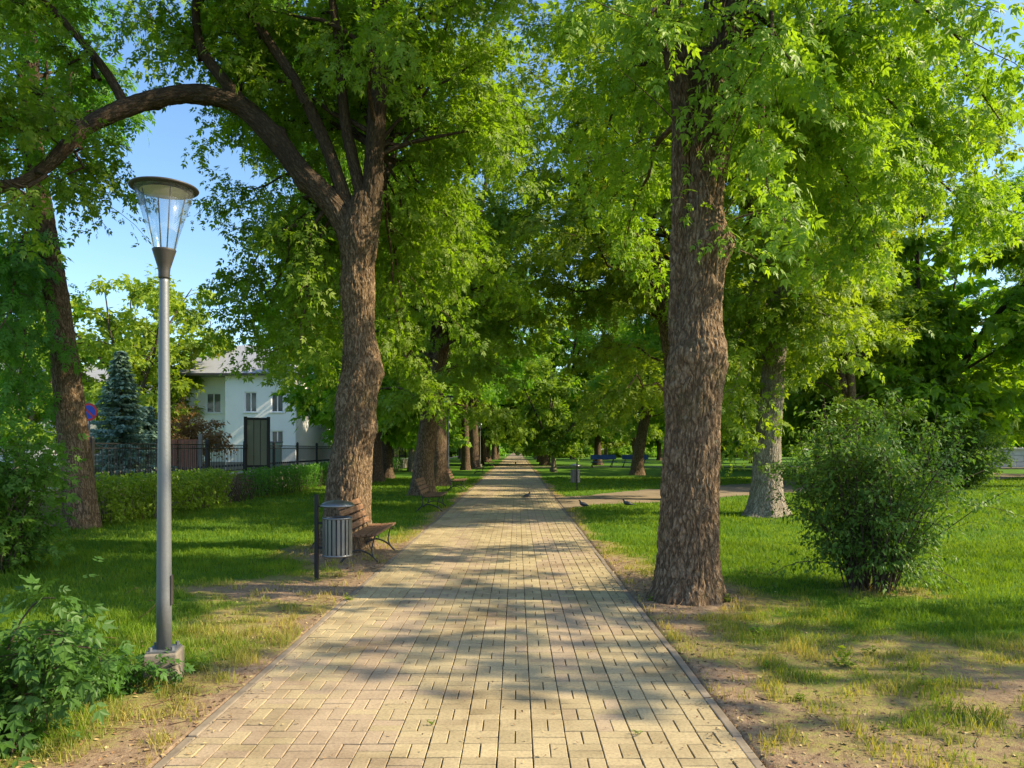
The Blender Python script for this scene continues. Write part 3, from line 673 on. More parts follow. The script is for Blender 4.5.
# ---- big left tree with the long arching limb
def left_tree():
    Y = 13.0; O = np.array([-2.95, Y, 0])
    def w(px, py, dy=0): return W(px, py, Y + dy) - O
    t = Tree(8, leaf='pinnate5', lsize=.195, ln=72, spread=.32, droop=-.12, bl_len=1.15, bl_n=10, bough_n=7, bough_len=3.0, minz=1.7)
    t.trunk([w(344, 556), w(347, 520), w(351, 470), w(356, 420), w(360, 370), w(358, 320), w(358, 270), w(360, 232), w(364, 205), w(365, 192), w(366, 184)],
            [.46, .39, .355, .315, .295, .275, .275, .31, .25, .15, .02], .024, 180, furrow=.026, flare=.42, fl_h=.26, lumps=.17, burls=((3.2, 4.6, .09, .33), (2.2, 4.2, .06, .2), (4.6, 2.6, .06, .3), (2.7, 2.2, .07, .35), (5.3, 3.2, .06, .25)))
    right = [w(366, 235), w(372, 205), w(375, 150), w(378, 90), w(380, 20), w(382, -60), w(388, -150)]; t.trunk(right, [.20, .19, .165, .16, .15, .13, .09], .04, 80, furrow=.018, lumps=.06); 
    arc = [w(352, 240), w(334, 205), w(302, 172), w(272, 135), w(240, 106), w(200, 95, -.2), w(160, 98, -.5), w(122, 110, -.8), w(85, 128, -1.1), w(55, 158, -1.4), w(22, 182, -1.7), w(-25, 186, -2.0), w(-80, 170, -2.3)]
    t.trunk(arc, [.24, .21, .19, .18, .165, .16, .145, .145, .11, .105, .09, .08, .05], .035, 84, furrow=.018, lumps=.2, burls=((1.3, 1.0, .05, .12), (2.2, 5.0, .05, .1), (3.6, 3.0, .05, .12), (4.4, .5, .04, .12)))
    subs = [([w(250, 112), w(222, 78), w(200, 45), w(196, 0), w(200, -60), w(190, -130)], .12), ([w(126, 106, -.8), w(108, 75, -.8), w(85, 45, -.8), (w(55, 12, -.8)), w(20, -25, -.9), w(-10, -70, -1)], .085),
            ([w(350, 215), w(328, 150), w(300, 90), w(268, 40), w(238, -5), w(205, -60), w(180, -140)], .13), ([w(362, 200), w(345, 120), w(338, 40), w(325, -50), w(320, -150)], .12), ([w(100, 122, -1), w(70, 122, -1.2), w(35, 132, -1.4), w(0, 125, -1.6)], .05),
            ([w(380, 40), w(400, -30), w(450, -100, 1), w(480, -160, 1.5)], .09), ([w(372, 190), w(395, 130, .8), w(430, 70, 1.5), w(455, 0, 2)], .07)]
    for pts, r in subs:
        rr = np.linspace(r, .03, len(pts)); t.trunk(pts, rr, .06, 28, furrow=.008, lumps=.08); t.boughs(np.array(pts), rr, n=4, t0=.5, L=1.8)
    t.boughs(np.array(right), [.1] * 7, n=11, t0=.25, L=3.2)
    S = w(340, 190); S2 = w(375, 150)
    for (px, py, dy, a, lv) in ((250, 330, 1.5, S, 1), (290, 345, 1.2, S, 1), (310, 290, 2.0, S, 1), (270, 240, 1.5, S, 1), (240, 285, 1.5, S, .9), (240, 200, 2.5, S, .8), (300, 120, 2.5, S2, 1), (330, 60, 2.5, S2, 1), (260, 130, 2.5, S2, .9), (410, 20, 2, S2, 1), (340, 10, 3, S2, 1), (220, 130, 3, S2, .9), (300, 350, .3, S, .8), (325, 380, 3.5, S, .8), (275, 360, 4.5, S, 1),
                                (420, 230, 1, S2, 1), (450, 150, .5, S2, 1), (470, 250, 3, S2, 1), (440, 310, 3, S2, 1), (400, 330, 1.5, S2, .8), (480, 60, .5, S2, 1), (520, 130, 3, S2, .8), (410, 380, 3, S2, .9), (500, 300, 5, S2, .8),
                                (180, 40, .5, w(200, 60), .8), (250, 30, 2, w(240, 90), .9), (140, 20, 2, w(200, 60), .5), (60, 50, -1.0, w(100, 80, -1), .7), (15, 215, -2.2, w(40, 170, -1.6), .4), (75, 190, -1.0, w(75, 140, -1.2), .3), (20, 85, -1, w(70, 122, -1.2), .6)):
        t.bough_to(a, W(px, py, Y + dy) - O, .04, .25, leaves=lv)
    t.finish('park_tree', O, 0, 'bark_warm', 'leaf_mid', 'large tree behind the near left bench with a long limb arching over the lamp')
left_tree()

# ---- left edge tree
def edge_tree():
    Y = 16.0; O = np.array([-9.2, Y, 0])
    def w(px, py, dy=0): return W(px, py, Y + dy) - O
    t = Tree(31, leaf='pinnate7', lsize=.30, ln=42, spread=.34, droop=-.12, bl_len=1.2, bl_n=9, bough_n=7, bough_len=2.6, minz=2.2)
    m = [w(82, 545), w(80, 500), w(73, 430), w(66, 370), w(58, 310), w(48, 250), w(38, 190), w(30, 120), w(28, 40), w(20, -60), w(10, -150)]
    t.trunk(m, [.36, .31, .29, .27, .245, .23, .22, .20, .18, .15, .1], .04, 90, furrow=.016, flare=.35, lumps=.1)
    t.boughs(np.array(m[6:]), [.1] * 5, n=10, t0=.1, L=3.0)
    for (px, py, dy) in ((15, 300, 1), (-10, 360, -2), (10, 250, 1), (-40, 300, -1), (90, 60, 1), (60, 20, 1), (-30, 120, -2), (10, 420, -1.5), (-20, 200, -1), (5, 345, 1), (-10, 270, -1)):
        t.bough_to(w(45, 230 if py > 200 else 120), W(px, py, Y + dy) - O, .04, .2, leaves=.8)
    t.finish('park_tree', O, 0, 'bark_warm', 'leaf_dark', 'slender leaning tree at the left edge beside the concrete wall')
edge_tree()

# ---- silver-trunked tree, right
def silver_tree():
    Y = 19.3; O = np.array([6.35, Y, 0])
    def w(px, py, dy=0): return W(px, py, Y + dy) - O
    t = Tree(77, leaf='pinnate5', lsize=.27, ln=50, spread=.36, droop=-.16, bl_len=1.3, bl_n=9, bough_n=8, bough_len=3.2, minz=.9)
    m = [w(767, 521), w(767, 495), w(768, 450), w(771, 400), w(775, 340), w(780, 270)]
    t.trunk(m, [.50, .40, .33, .30, .29, .27], .04, 120, furrow=.02, flare=.65, fl_h=.28, lumps=.16)
    top = w(780, 275)
    for tgt, r in (((-1.5, .5, 14), .16), ((1.5, -1.0, 13), .16), ((3.2, 1.5, 12), .13), ((-3.0, -2.0, 10.5), .12), ((2.6, -2.6, 9), .12)):
        tgt = np.array(tgt); tt = np.linspace(0, 1, 6)[:, None]; p = top + (tgt - top) * tt + np.array([0, 0, .8]) * (tt - tt ** 2) * 2; rr = np.linspace(r, .03, 6)
        t.limb(p, rr, 18, .2); t.boughs(p, rr, t0=.12)
    for (px, py, dy, lv) in ((728, 410, -1.2, 1), (735, 350, -1.5, 1), (745, 300, -1.8, 1), (715, 300, -1, 1), (800, 340, -1.5, 1), (840, 320, -2, 1), (820, 260, -2.2, 1), (860, 250, -1, 1), (735, 460, .5, .7), (805, 370, -.8, .6), (880, 330, 0, 1), (730, 250, -2, 1), (790, 220, -2.5, 1), (720, 440, 1, 1), (728, 390, 2, 1)):
        t.bough_to(w(778, 300) + np.array([0, 0, t.rng.uniform(-.7, 1.2)]), W(px, py, Y + dy) - O, .05, .3, leaves=lv)
    t.finish('park_tree', O, 0, 'bark_pale', 'leaf_bright', 'tree with a silvery flared trunk standing left of the large bush')
silver_tree()

# ---- reusable trees
def reg(t4, loc, rz, label, group=None):
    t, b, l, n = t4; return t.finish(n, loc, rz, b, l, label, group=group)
AL = 'trees lining the path'
mid_kw = dict(leaf='pinnate5', lsize=.30, ln=48, spread=.38, droop=-.12, bl_len=1.3, bl_n=9, bough_n=7, bough_len=2.9)
A = reg(generic(101, 18, .24, .36, 3.6, 4, .5, 'bark_warm', 'leaf_bright', (.35, 0), low=5, reach=((4.2, -1, 6.5), (5, 1, 8), (4.6, -2, 10.5), (5.2, 2, 11.5), (4.5, 3, 7), (3.8, -3, 8), (-4, 0, 9), (-4, 2, 6.5)), **mid_kw), (-3.5, 28, 0), .0, 'forked tree behind the second left bench, third of the near left trunks', AL)
B = reg(generic(102, 18, .2, .36, 5.2, 5, .4, 'bark_dark', 'leaf_mid', (-.1, .3), low=5, reach=((4.2, -1, 6.5), (5, 1, 8.5), (4.6, -2, 11), (5.4, 2, 12.5), (4.5, 3, 7.5), (-4, -1, 10)), **mid_kw), (-3.55, 35, 0), .5, 'dark-trunked tree by the thin lamp post left of the path', AL)
C = reg(generic(103, 14, .12, .36, 3.8, 5, .55, 'bark_warm', 'leaf_bright', (.5, 0), low=4, **mid_kw), (7.9, 50, 0), -.1, 'leaning sunlit tree on the lawn beyond the sandy side path', AL)
far_kw = dict(minz=1.9, leaf='tri', lsize=.52, ln=26, spread=.55, droop=-.1, bl_len=1.5, bl_n=7, bough_n=6, bough_len=3.2)
FA = reg(generic(201, 17, .12, .38, 3.6, 5, .55, 'bark_dark', 'leaf_mid', (0, 0), low=10, **far_kw), (-7.3, 39, 0), 0, 'dark slim tree in the lawn, left of two behind the first left row')
FB = reg(generic(202, 15, .12, .34, 3.0, 5, .65, 'bark_dark', 'leaf_mid', (.2, 0), low=12, **far_kw), (17, 37, 0), 0, 'dark green tree behind the large bush on the right')
FC = reg(generic(203, 15, .12, .30, 2.8, 5, .6, 'bark_pale', 'leaf_bright', (0, 0), low=10, **far_kw), (-29, 58, 0), 0, 'bright green tree behind the slender yellow-green tree')
BI = reg(generic(204, 14, .12, .20, 4.0, 4, .42, 'bark_pale', 'leaf_yellow', (0, 0), low=4, leaf='tri', lsize=.36, ln=20, spread=.5, droop=-.08, bl_len=1.2, bl_n=6, bough_n=7, bough_len=2.3), (-22.3, 44, 0), 0, 'slender pale-barked yellow-green tree rising beside the lamp, left of the house')
def cp(o, x, y, rz, s, label, group=AL): return place_copy(o, (x, y, 0), rz, s, label, group)
cp(FB, -7.5, 44, 2, .9, 'dark slim tree in the lawn, right of two behind the first left row')
cp(B, -4.1, 61, 2.3, (.85, .85, 1.1), 'orange-brown trunk left of the path beyond the third left bench')
cp(B, -3.7, 66, .2, (1.1, 1.0, 1.15), 'dark trunk close beside the far left lamp post')
cp(FA, 2.9, 78, 1.0, 1.15, 'broad dark trunk right of the path in the far distance')
cp(FB, 3.2, 84, 3.0, 1.1, 'second broad dark trunk right of the path in the far distance')
cp(FC, 2.7, 56, 3.0, (.55, .55, .6), 'young thin tree right of the path beyond the dark bin')
cp(C, 10.5, 66, 3, 1.0, 'bright tree on the right lawn beyond the leaning sunlit tree')
cp(A, 5.65, 25.5, 3.3, (1.1, 1.1, 1.12), 'tree rising directly behind the big right trunk')
cp(B, -4.85, 22.5, 1.0, (.62, .7, 1.25), 'tree standing directly behind the big left trunk')
cp(A, 14.5, 33, 1.1, .95, 'tree on the right lawn beyond the silvery trunk')
cp(B, 9.3, 38, 3.0, 1.1, 'tree rising behind the silvery-trunked tree')
FG = 'distant trees along the far path'; lab = 'distant tree beside the far end of the path'
rr_ = random.Random(4)
for y in (82, 97, 108, 122, 138, 155): cp(rr_.choice([FA, FB, FC]), -3.9 + rr_.uniform(-.4, .4), y, rr_.uniform(0, 6), rr_.uniform(.85, 1.1), lab, FG)
for y in (99, 130): cp(rr_.choice([FA, FB, FC]), 3.3 + rr_.uniform(-.3, .5), y, rr_.uniform(0, 6), rr_.uniform(.85, 1.1), lab, FG)
for (x, y) in ((-8, 58), (-8, 74), (-9, 92), (-13, 66), (8.5, 80), (-14, 84), (-8, 112), (9.5, 130), (-10, 135), (19, 72)):
    cp(rr_.choice([FA, FB, FC, FA]), x, y, rr_.uniform(0, 6), rr_.uniform(.85, 1.1), 'distant park tree on the lawns beside the path', 'distant park trees')
# dark wood on the right
WG = 'dark trees closing the right side'
for k, (x, y) in enumerate(((20.5, 38), (33, 43), (28, 53), (23, 50), (31, 60), (50, 82), (58, 88), (27, 68), (36, 74), (48, 78), (60, 74), (44, 92), (66, 95), (28, 90), (20, 60))):
    cp([FB, FA, FB][k % 3], x, y, rr_.uniform(0, 6), rr_.uniform(.85, 1.15), 'dark leafy tree in the wood closing the right side', WG)
# background ring
BG = 'far woods behind everything'
for k in range(44):
    x = -170 + k * 8.3 + rr_.uniform(-2, 2); y = 190 + rr_.uniform(-8, 18)
    if abs(x) < 5: continue
    cp([FA, FB, FC][k % 3], x, y, rr_.uniform(0, 6), rr_.uniform(.9, 1.25), 'tree in the far woods on the horizon', BG)
cp(FC, 0.4, 205, 1, (.55, .55, .5), 'small bright tree standing at the far end of the path', FG)
for k in range(7): cp([FA, FB][k % 2], -24 + k * 8, 240, k, 1.2, 'tree in the far woods on the horizon', BG)
for (x, y) in ((14, 120), (21, 112), (28, 125), (35, 116), (17, 145), (44, 128), (52, 120), (-14, 118), (-21, 128), (24, 100), (60, 130)):
    cp([FB, FA, FC][int(x) % 3], x, y, x, 1.0, 'distant park tree on the lawns beside the path', 'distant park trees')
# bright trees beyond the house
HG = 'bright trees beyond the houses'
for (x, y, s, o) in ((-27, 76, 1.0, BI), (-33, 80, 1.1, BI), (-38, 66, .9, BI), (-22, 88, 1.1, BI), (-48, 74, 1.0, FA), (-18, 100, 1.05, FC), (-60, 90, 1.1, FC), (-50, 105, 1.1, FA), (-30, 110, 1.15, FC), (-35.5, 54, .9, FC)):
    cp(o, x, y, rr_.uniform(0, 6), s, 'sunlit tree rising beyond the white house', HG)
# trees by the right edge, then slim ones added out of view
SG = 'trees on the lawn outside the right edge'
for (x, y, s, rz) in ((27, 34, 1.0, 3), (37, 50, 1.1, 2)):
    cp([A, B][int(rz) % 2], x, y, rz, s, 'tall tree on the lawn by the right edge', SG)
BS = reg(generic(205, 13, .12, .13, 6.0, 3, .3, 'bark_pale', 'leaf_bright', (0, 0), low=0, leaf='tri', lsize=.32, ln=7, spread=.4, droop=-.08, bl_len=1.0, bl_n=4, bough_n=5, bough_len=1.6), (14.6, 6.6, 0), 0, 'slim airy tree added outside the right edge to dapple the path', SG)  # thin crowns added out of view to cast shade bands on the path
cp(BS, 13.2, 4.9, 2, .95, 'slim airy tree added outside the right edge to dapple the path', SG)

# ================================================================== BUSHES
def bush(seed, loc, n, h, spread, kind, ls, ln, mat, label, name='bush', bare=.35, stem_r=.011, droop=-.05, base=.3, lsp=.14, cat='bush', extra=()):
    t = Tree(seed, leaf=kind, lsize=ls, ln=ln, spread=lsp, droop=-.1); rng = t.rng
    for k in range(n):
        a = rng.uniform(0, 6.283); rb = base * math.sqrt(rng.uniform(0, 1)); p = np.array([math.cos(a) * rb, math.sin(a) * rb, -.05])
        a2 = a + rng.normal(0, .5); out = spread * rng.uniform(.05, 1) ; hh = h * rng.uniform(.65, 1.0) * (1 - .22 * out / max(spread, .01))
        d = np.array([math.cos(a2) * out, math.sin(a2) * out, hh * 1.1]); L = np.linalg.norm(d)
        sp = wander(rng, p, d, L, 10, .07, droop); t.wood.tube(sp, np.linspace(stem_r, .003, 11), 5, False, True)
        for j in range(int(7 * (1 - bare) + 3)):
            q = bare + (1 - bare) * rng.uniform(0, 1); pp, dd = at_t(sp, min(q, .99)); o = rng.normal(0, 1, 3); o[2] *= .4
            tp = wander(rng, pp, dd * .6 + unit(o), rng.uniform(.25, .55) * h / 2, 4, .2, -.05); t.twig.tube(tp, np.linspace(.004, .002, 5), 3, False, True); t.sprig(tp, ln)
        t.sprig(sp[-3:], ln)
    for (b, ll) in extra:
        b = np.array(b) - np.array(loc); sp = np.linspace(0, 1, 8)[:, None] * b + np.array([0, 0, .5]) * (np.linspace(0, 1, 8)[:, None] * (1 - np.linspace(0, 1, 8)[:, None])) * 2
        t.wood.tube(sp, np.linspace(.009, .003, 8), 4, False, True)
        for j in range(9):
            pp, dd = at_t(sp, rng.uniform(.45, .99)); tp = wander(rng, pp, dd * .6 + rng.normal(0, .6, 3), .28, 4, .2, -.1); t.sprig(tp, ll)
    e = empty(name, loc, 0, label, cat); t.wood.build('stems', M['bark_twig'], e); t.twig.build('twigs', M['bark_twig'], e); t.leaf.build('leaves', M[mat], e, smooth=False); return e
bush(41, (4.26, 9.2, 0), 70, 2.2, .50, 'single', .062, 34, 'leaf_bush', 'large dark many-stemmed bush on the right lawn', bare=.2, base=.30, lsp=.13,
     extra=[(W(945, 560, 9.0), 16), (W(962, 585, 9.1), 14), (W(930, 590, 9), 12), (W(820, 560, 9.2), 12), (W(1000, 500, 9.4), 12), (W(985, 470, 9.6), 10), (W(770, 575, 9.1), 7), (W(800, 520, 9.2), 12)])
bush(42, (20.0, 34, 0), 46, 2.9, 1.9, 'quad', .16, 22, 'leaf_bush', 'smaller rounded bush further back, right of the large bush', bare=.05, lsp=.28)
bush(43, (16.2, 36, 0), 36, 2.3, 1.4, 'quad', .16, 22, 'leaf_dark', 'dark shrub half hidden behind the large bush', bare=.05, lsp=.28)
UB = bush(43, (8.5, 150, 0), 60, 3.4, 4.2, 'quad', .42, 26, 'leaf_mid', 'far leafy thicket closing the view under the distant trees', name='thicket', bare=.0, base=2.0, lsp=.5); UB['group'] = 'thickets under the far trees'
for k in range(26):
    x = -62 + k * 7.5
    if abs(x) < 4.5: continue
    place_copy(UB, (x, 158 + 9 * math.sin(k * 2.1), 0), k, 1 + .25 * math.sin(k * 3.3), None, None)
place_copy(UB, (-8.5, 165, 0), 1, 1); place_copy(UB, (0, 300, 0), 1, 2.0)
bush(44, (-3.05, 4.3, 0), 26, .86, .30, 'pinnate5f', .14, 6, 'leaf_shade', 'broad-leaved green shrub in the bottom left corner', name='shrub', bare=.12, stem_r=.006, base=.25, lsp=.13,
     extra=[(W(105, 655, 4.3), 4), (W(55, 598, 4.2), 5)])
bush(46, (-2.15, 4.9, 0) if False else (-2.95, 5.35, 0), 12, .36, .30, 'pinnate5f', .11, 5, 'leaf_shade', 'low dark plant between the corner shrub and the lamp base', name='shrub', bare=.1, stem_r=.004, base=.2, lsp=.1)
bush(45, (-7.3, 10.6, 0), 30, 2.1, .5, 'pinnate5', .17, 13, 'leaf_dark', 'tall dark shrub at the left edge of the lawn', name='shrub', bare=.05, base=.4, lsp=.22)
bush(47, (-20.2, 46, 0), 40, 4.3, 1.9, 'quad', .2, 20, 'leaf_brown', 'brownish purple-leaved bush in front of the white house', bare=.3, base=.4, lsp=.25)
def hedge(name, x0, x1, y0, y1, h, mat, label, seed, dens=1500):
    rng = np.random.default_rng(seed); e = empty(name, ((x0 + x1) / 2, (y0 + y1) / 2, 0), 0, label, 'hedge', 'clipped hedges in front of the fence'); O = np.array([(x0 + x1) / 2, (y0 + y1) / 2, 0])
    vol = (x1 - x0) * (y1 - y0); n = int(vol * dens)
    P = np.stack([rng.uniform(x0, x1, n), rng.uniform(y0, y1, n), h * rng.uniform(.03, 1, n) ** .75], -1)
    hh = h * (.85 + .3 * fbm(P[:, 0] * 1.5, P[:, 1] * 1.5, 3, 3)); P[:, 2] *= hh / h; P[:, 0] += (fbm(P[:, 1] * 1.3, P[:, 2] * 2, 5, 3) - .5) * .4
    mb = MB(); put_leaves(mb, 'quad', P - O, rng.normal(0, 1, (n, 3)), rng.normal(0, .7, (n, 3)) + [.2, -.3, .6], rng.uniform(.05, .12, n), rng.uniform(0, 1, n)); mb.build('leaves', M[mat], e, smooth=False)
    mb = MB()
    for k in range(int((y1 - y0) * 9)):
        p = np.array([rng.uniform(x0, x1), rng.uniform(y0, y1), 0]) - O; tp = wander(rng, p, (0, 0, 1), h * .8, 4, .15, 0); mb.tube(tp, np.linspace(.012, .004, 5), 4, False, True)
    mb.build('stems', M['bark_twig'], e)
hedge('hedge', -9.6, -8.75, 16.6, 20.0, 1.08, 'leaf_hedge', 'sunlit yellow-green hedge block nearest the leaning tree', 1)
hedge('hedge', -9.6, -8.85, 20.4, 24.0, 1.02, 'leaf_hedge', 'sunlit hedge block behind the lamp pole', 2)
hedge('hedge', -9.6, -8.7, 26.2, 58.0, 1.0, 'leaf_dark', 'long dark hedge running away to the right of the sunlit blocks', 3, 700)
def twiggy():
    rng = np.random.default_rng(9); mb = MB()
    for k in range(60):
        p = (rng.uniform(-.35, .35), rng.uniform(-.8, .8), 0); mb.tube(wander(rng, p, (rng.normal(0, .3), rng.normal(0, .3), 1), rng.uniform(.5, .95), 5, .15, 0), np.linspace(.010, .003, 6), 4, False, True)
    e = empty('dry_bush', (-9.2, 25.0, 0), 0, 'dry twiggy gap of bare stems in the hedge', 'dry bush'); mb.build('stems', M['bark_twig'], e)
    t = Tree(3, leaf='quad', lsize=.07, ln=10); 
    for k in range(30): t.sprig(wander(rng, (rng.uniform(-.35, .35), rng.uniform(-.8, .8), .2), (0, 0, 1), .6, 3, .2, 0), 8)
    t.leaf.build('leaves', M['leaf_brown'], e, smooth=False)
twiggy()
def spruce(loc, h, r, seed, label):
    rng = np.random.default_rng(seed); e = empty('blue_spruce', loc, 0, label, 'spruce tree'); mb = MB(); mb.tube([(0, 0, -.1), (0, 0, h * .5), (0, 0, h)], [.12, .07, .01], 8, False, True); mb.build('trunk', M['bark_dark'], e)
    lf = MB(); z = .3
    while z < h:
        L = r * (1 - z / h) ** .85 + .08; m = 9
        for k in range(m):
            a = rng.uniform(0, 6.283); l = L * rng.uniform(.8, 1.1); n = int(22 * l / r * 3) + 14
            t = rng.uniform(.12, 1, n); wdt = .28 * l * (1 - t) + .05; s = rng.uniform(-1, 1, n) * wdt
            ca, sa = math.cos(a), math.sin(a); x = t * l; P = np.stack([x * ca - s * sa, x * sa + s * ca, z - .25 * x + .18 * x * x / max(l, .1) + rng.normal(0, .03, n)], -1)
            D = np.stack([ca - np.sign(s) * sa * .8, sa + np.sign(s) * ca * .8, np.full(n, -.1)], -1) + rng.normal(0, .15, (n, 3))
            put_leaves(lf, 'quad', P, D, rng.normal(0, .3, (n, 3)) + [0, 0, 1], rng.uniform(.12, .24, n), rng.uniform(0, 1, n))
        z += .17
    lf.build('needles', M['leaf_spruce'], e, smooth=False)
spruce((-15.9, 30.5, .0), 5.6, 1.6, 1, 'blue spruce behind the iron fence beside the leaning tree')
spruce((-16.3, 33.5, .0), 3.6, 1.2, 2, 'shorter blue spruce just right of the taller one')

# ================================================================== STREET LAMP
def lamp():
    e = empty('street_lamp', (-2.60, 5.6, 0), R(12), 'tall grey park lamp with a conical glass head on a concrete block, nearest', 'street lamp', 'park lamps along the path')
    mb = MB(); mb.box((0, 0, .04), (.23, .26, .36), None, .012); b = mb.build('concrete_base', M['concrete'], e, False)
    mb = MB()
    for sx in (-1, 1):
        for sy in (-1, 1): mb.lathe([(0, .26), (.013, .26), (.013, .225), (.018, .224), (.018, .215), (0, .215)], 8, (sx * .075, sy * .08, 0))
    mb.box((0, 0, .2275), (.20, .21, .012)); mb.build('base_plate', M['galv'], e, False)
    mb = MB(); mb.lathe([(.0, .23), (.053, .231), (.052, .6), (.049, 1.2), (.041, 2.1), (.033, 2.93), (.031, 2.96), (0, 2.96)], 28); p = mb.build('pole', M['galv'], e)
    mb = MB(); mb.box((.052, 0, .66), (.012, .055, .22), None, .004); mb.build('access_door', M['dark_metal'], p, False)
    mb = MB(); mb.lathe([(0, 2.955), (.038, 2.956), (.04, 2.965), (.04, 3.0), (.044, 3.035), (.052, 3.06), (.080, 3.155), (.084, 3.165), (.08, 3.17), (0, 3.165)], 32); mb.build('collar', M['dark_metal'], e)
    mb = MB(); mb.lathe([(.080, 3.17), (.097, 3.25), (.212, 3.62), (.208, 3.62), (.093, 3.25), (.076, 3.172)], 48); mb.build('lamp_shade', M['glass'], e)
    for k in range(4):
        a = k * math.pi / 2 + .5; mb = MB(); mb.tube([(.07 * math.cos(a), .07 * math.sin(a), 3.165), (.155 * math.cos(a), .155 * math.sin(a), 3.62)], [.005, .005], 6); mb.build('strut', M['dark_metal'], e)
    mb = MB(); mb.lathe([(.11, 3.60), (.15, 3.594), (.215, 3.608), (.236, 3.613), (.240, 3.619), (.236, 3.626), (.19, 3.642), (.1, 3.665), (0, 3.668)], 48); c = mb.build('cap', M['dark_metal'], e)
    mb = MB(); mb.lathe([(0, 3.575), (.10, 3.577), (.13, 3.59), (.165, 3.592)], 32); mb.build('reflector', M['cream'], c)
    return e
L0 = lamp()
for (x, y, l) in ((-3.25, 35.8, 'thin grey lamp post standing by the dark left trunk'), (-3.5, 72, 'very distant lamp post left of the path'), (2.65, 57.5, 'distant lamp post right of the path by the young tree')):
    place_copy(L0, (x, y, 0), R(30), 1.15, l, 'park lamps along the path')

# ================================================================== LITTER BIN
def bin_(loc, rz, label):
    e = empty('litter_bin', loc, rz, label, 'litter bin', 'litter bins')
    mb = MB(); mb.box((0, 0, .53), (.05, .05, 1.16), None, .005); mb.build('post', M['black_metal'], e, False)
    cx = .27; mb = MB(); mb.lathe([(0, .31), (.165, .31), (.17, .33), (.17, .80), (.165, .80), (.165, .34), (0, .34)], 32, (cx, 0, 0)); dr = mb.build('drum', M['dark_metal'], e)
    mb = MB()
    for k in range(20):
        a = k * 6.2832 / 20; mb.box((cx + .182 * math.cos(a), .182 * math.sin(a), .565), (.010, .040, .49), Matrix.Rotation(a, 4, 'Z'), .003)
    mb.build('slats', M['steel'], dr, False)
    mb = MB()
    for z in (.325, .805): mb = MB(); mb.lathe([(.168, z - .012), (.19, z - .012), (.193, z), (.19, z + .012), (.168, z + .012), (.168, z - .012)], 36, (cx, 0, 0)); mb.build('rim', M['steel'], dr)
    for z in (.42, .74): mb = MB(); mb.box((.06, 0, z), (.10, .035, .03)); mb.build('bracket', M['black_metal'], e, False)
    mb = MB(); mb.box((.16, 0, .955), (.28, .03, .02)); mb.build('bracket', M['black_metal'], e, False)
    mb = MB(); mb.lathe([(.0, .968), (.19, .966), (.215, .955), (.22, .965), (.21, .985), (.17, 1.01), (.1, 1.03), (0, 1.04)], 36, (cx, 0, 0)); mb.build('lid', M['steel'], e)
    return e
B0 = bin_((-2.6, 9.86, 0), 0, 'steel slatted litter bin on a black post next to the near bench')
place_copy(B0, (2.45, 31, 0), R(100), 1.05, 'dark litter bin alone on the grass right of the path', 'litter bins')

# ================================================================== BENCH
def bench():
    # local: length along Y, faces +X
    e = empty('park_bench', (-2.45, 12.05, 0), 0, 'brown slatted bench with curved iron legs next to the litter bin', 'bench', 'benches along the left of the path')
    for sy in (-.72, .72):
        mb = MB()
        def tb(pts, r=.014):
            p, q = resample(pts, [r] * len(pts), .03); mb.tube(p, q, 8)
        tb([(.36, sy, .01), (.30, sy, .06), (.24, sy, .17), (.26, sy, .30), (.30, sy, .41)])                        # front leg S
        tb([(.38, sy, .0), (.20, sy, .13), (.0, sy, .19), (-.20, sy, .13), (-.34, sy, .0)])                         # arch
        tb([(-.32, sy, .01), (-.25, sy, .08), (-.17, sy, .20), (-.18, sy, .40), (-.26, sy, .62), (-.36, sy, .86)])  # rear leg and back support
        tb([(.33, sy, .42), (.15, sy, .395), (-.02, sy, .40), (-.19, sy, .38)], .016)
        tb([(.30, sy, .44), (.36, sy, .40), (.35, sy, .36), (.31, sy, .37)], .009)
        mb.build('leg', M['dark_metal'], e)
    mb = MB()
    for k, (x, z) in enumerate(((.32, .432), (.22, .425), (.12, .418), (.02, .415), (-.08, .415))):
        mb.box((x, 0, z + .005), (.085, 1.75, .034), Matrix.Rotation(R(-4 if k < 3 else 2), 4, 'Y'), .006)
    mb.build('seat', M['wood'], e, False)
    mb = MB()
    for z in (.52, .63, .74, .84):
        x = -.20 - (z - .45) * .42; mb.box((x + .025, 0, z), (.03, 1.75, .088), Matrix.Rotation(R(-22), 4, 'Y'), .006)
    mb.build('backrest', M['wood'], e, False)
    return e
BN = bench(); BN.location.x = -2.36; BN.scale = (.82, 1, 1); BG_ = 'benches along the left of the path'
place_copy(BN, (-2.4, 21.4, 0), 0, 1, 'second bench from the front on the left of the path', BG_)
place_copy(BN, (-2.5, 31.4, 0), 0, 1, 'third bench from the front, by the dark left trunk', BG_)
place_copy(BN, (-2.6, 52, 0), 0, 1, 'fourth bench from the front, small in the distance', BG_)
place_copy(BN, (-2.6, 74, 0), 0, 1, 'farthest bench on the left of the path', BG_)
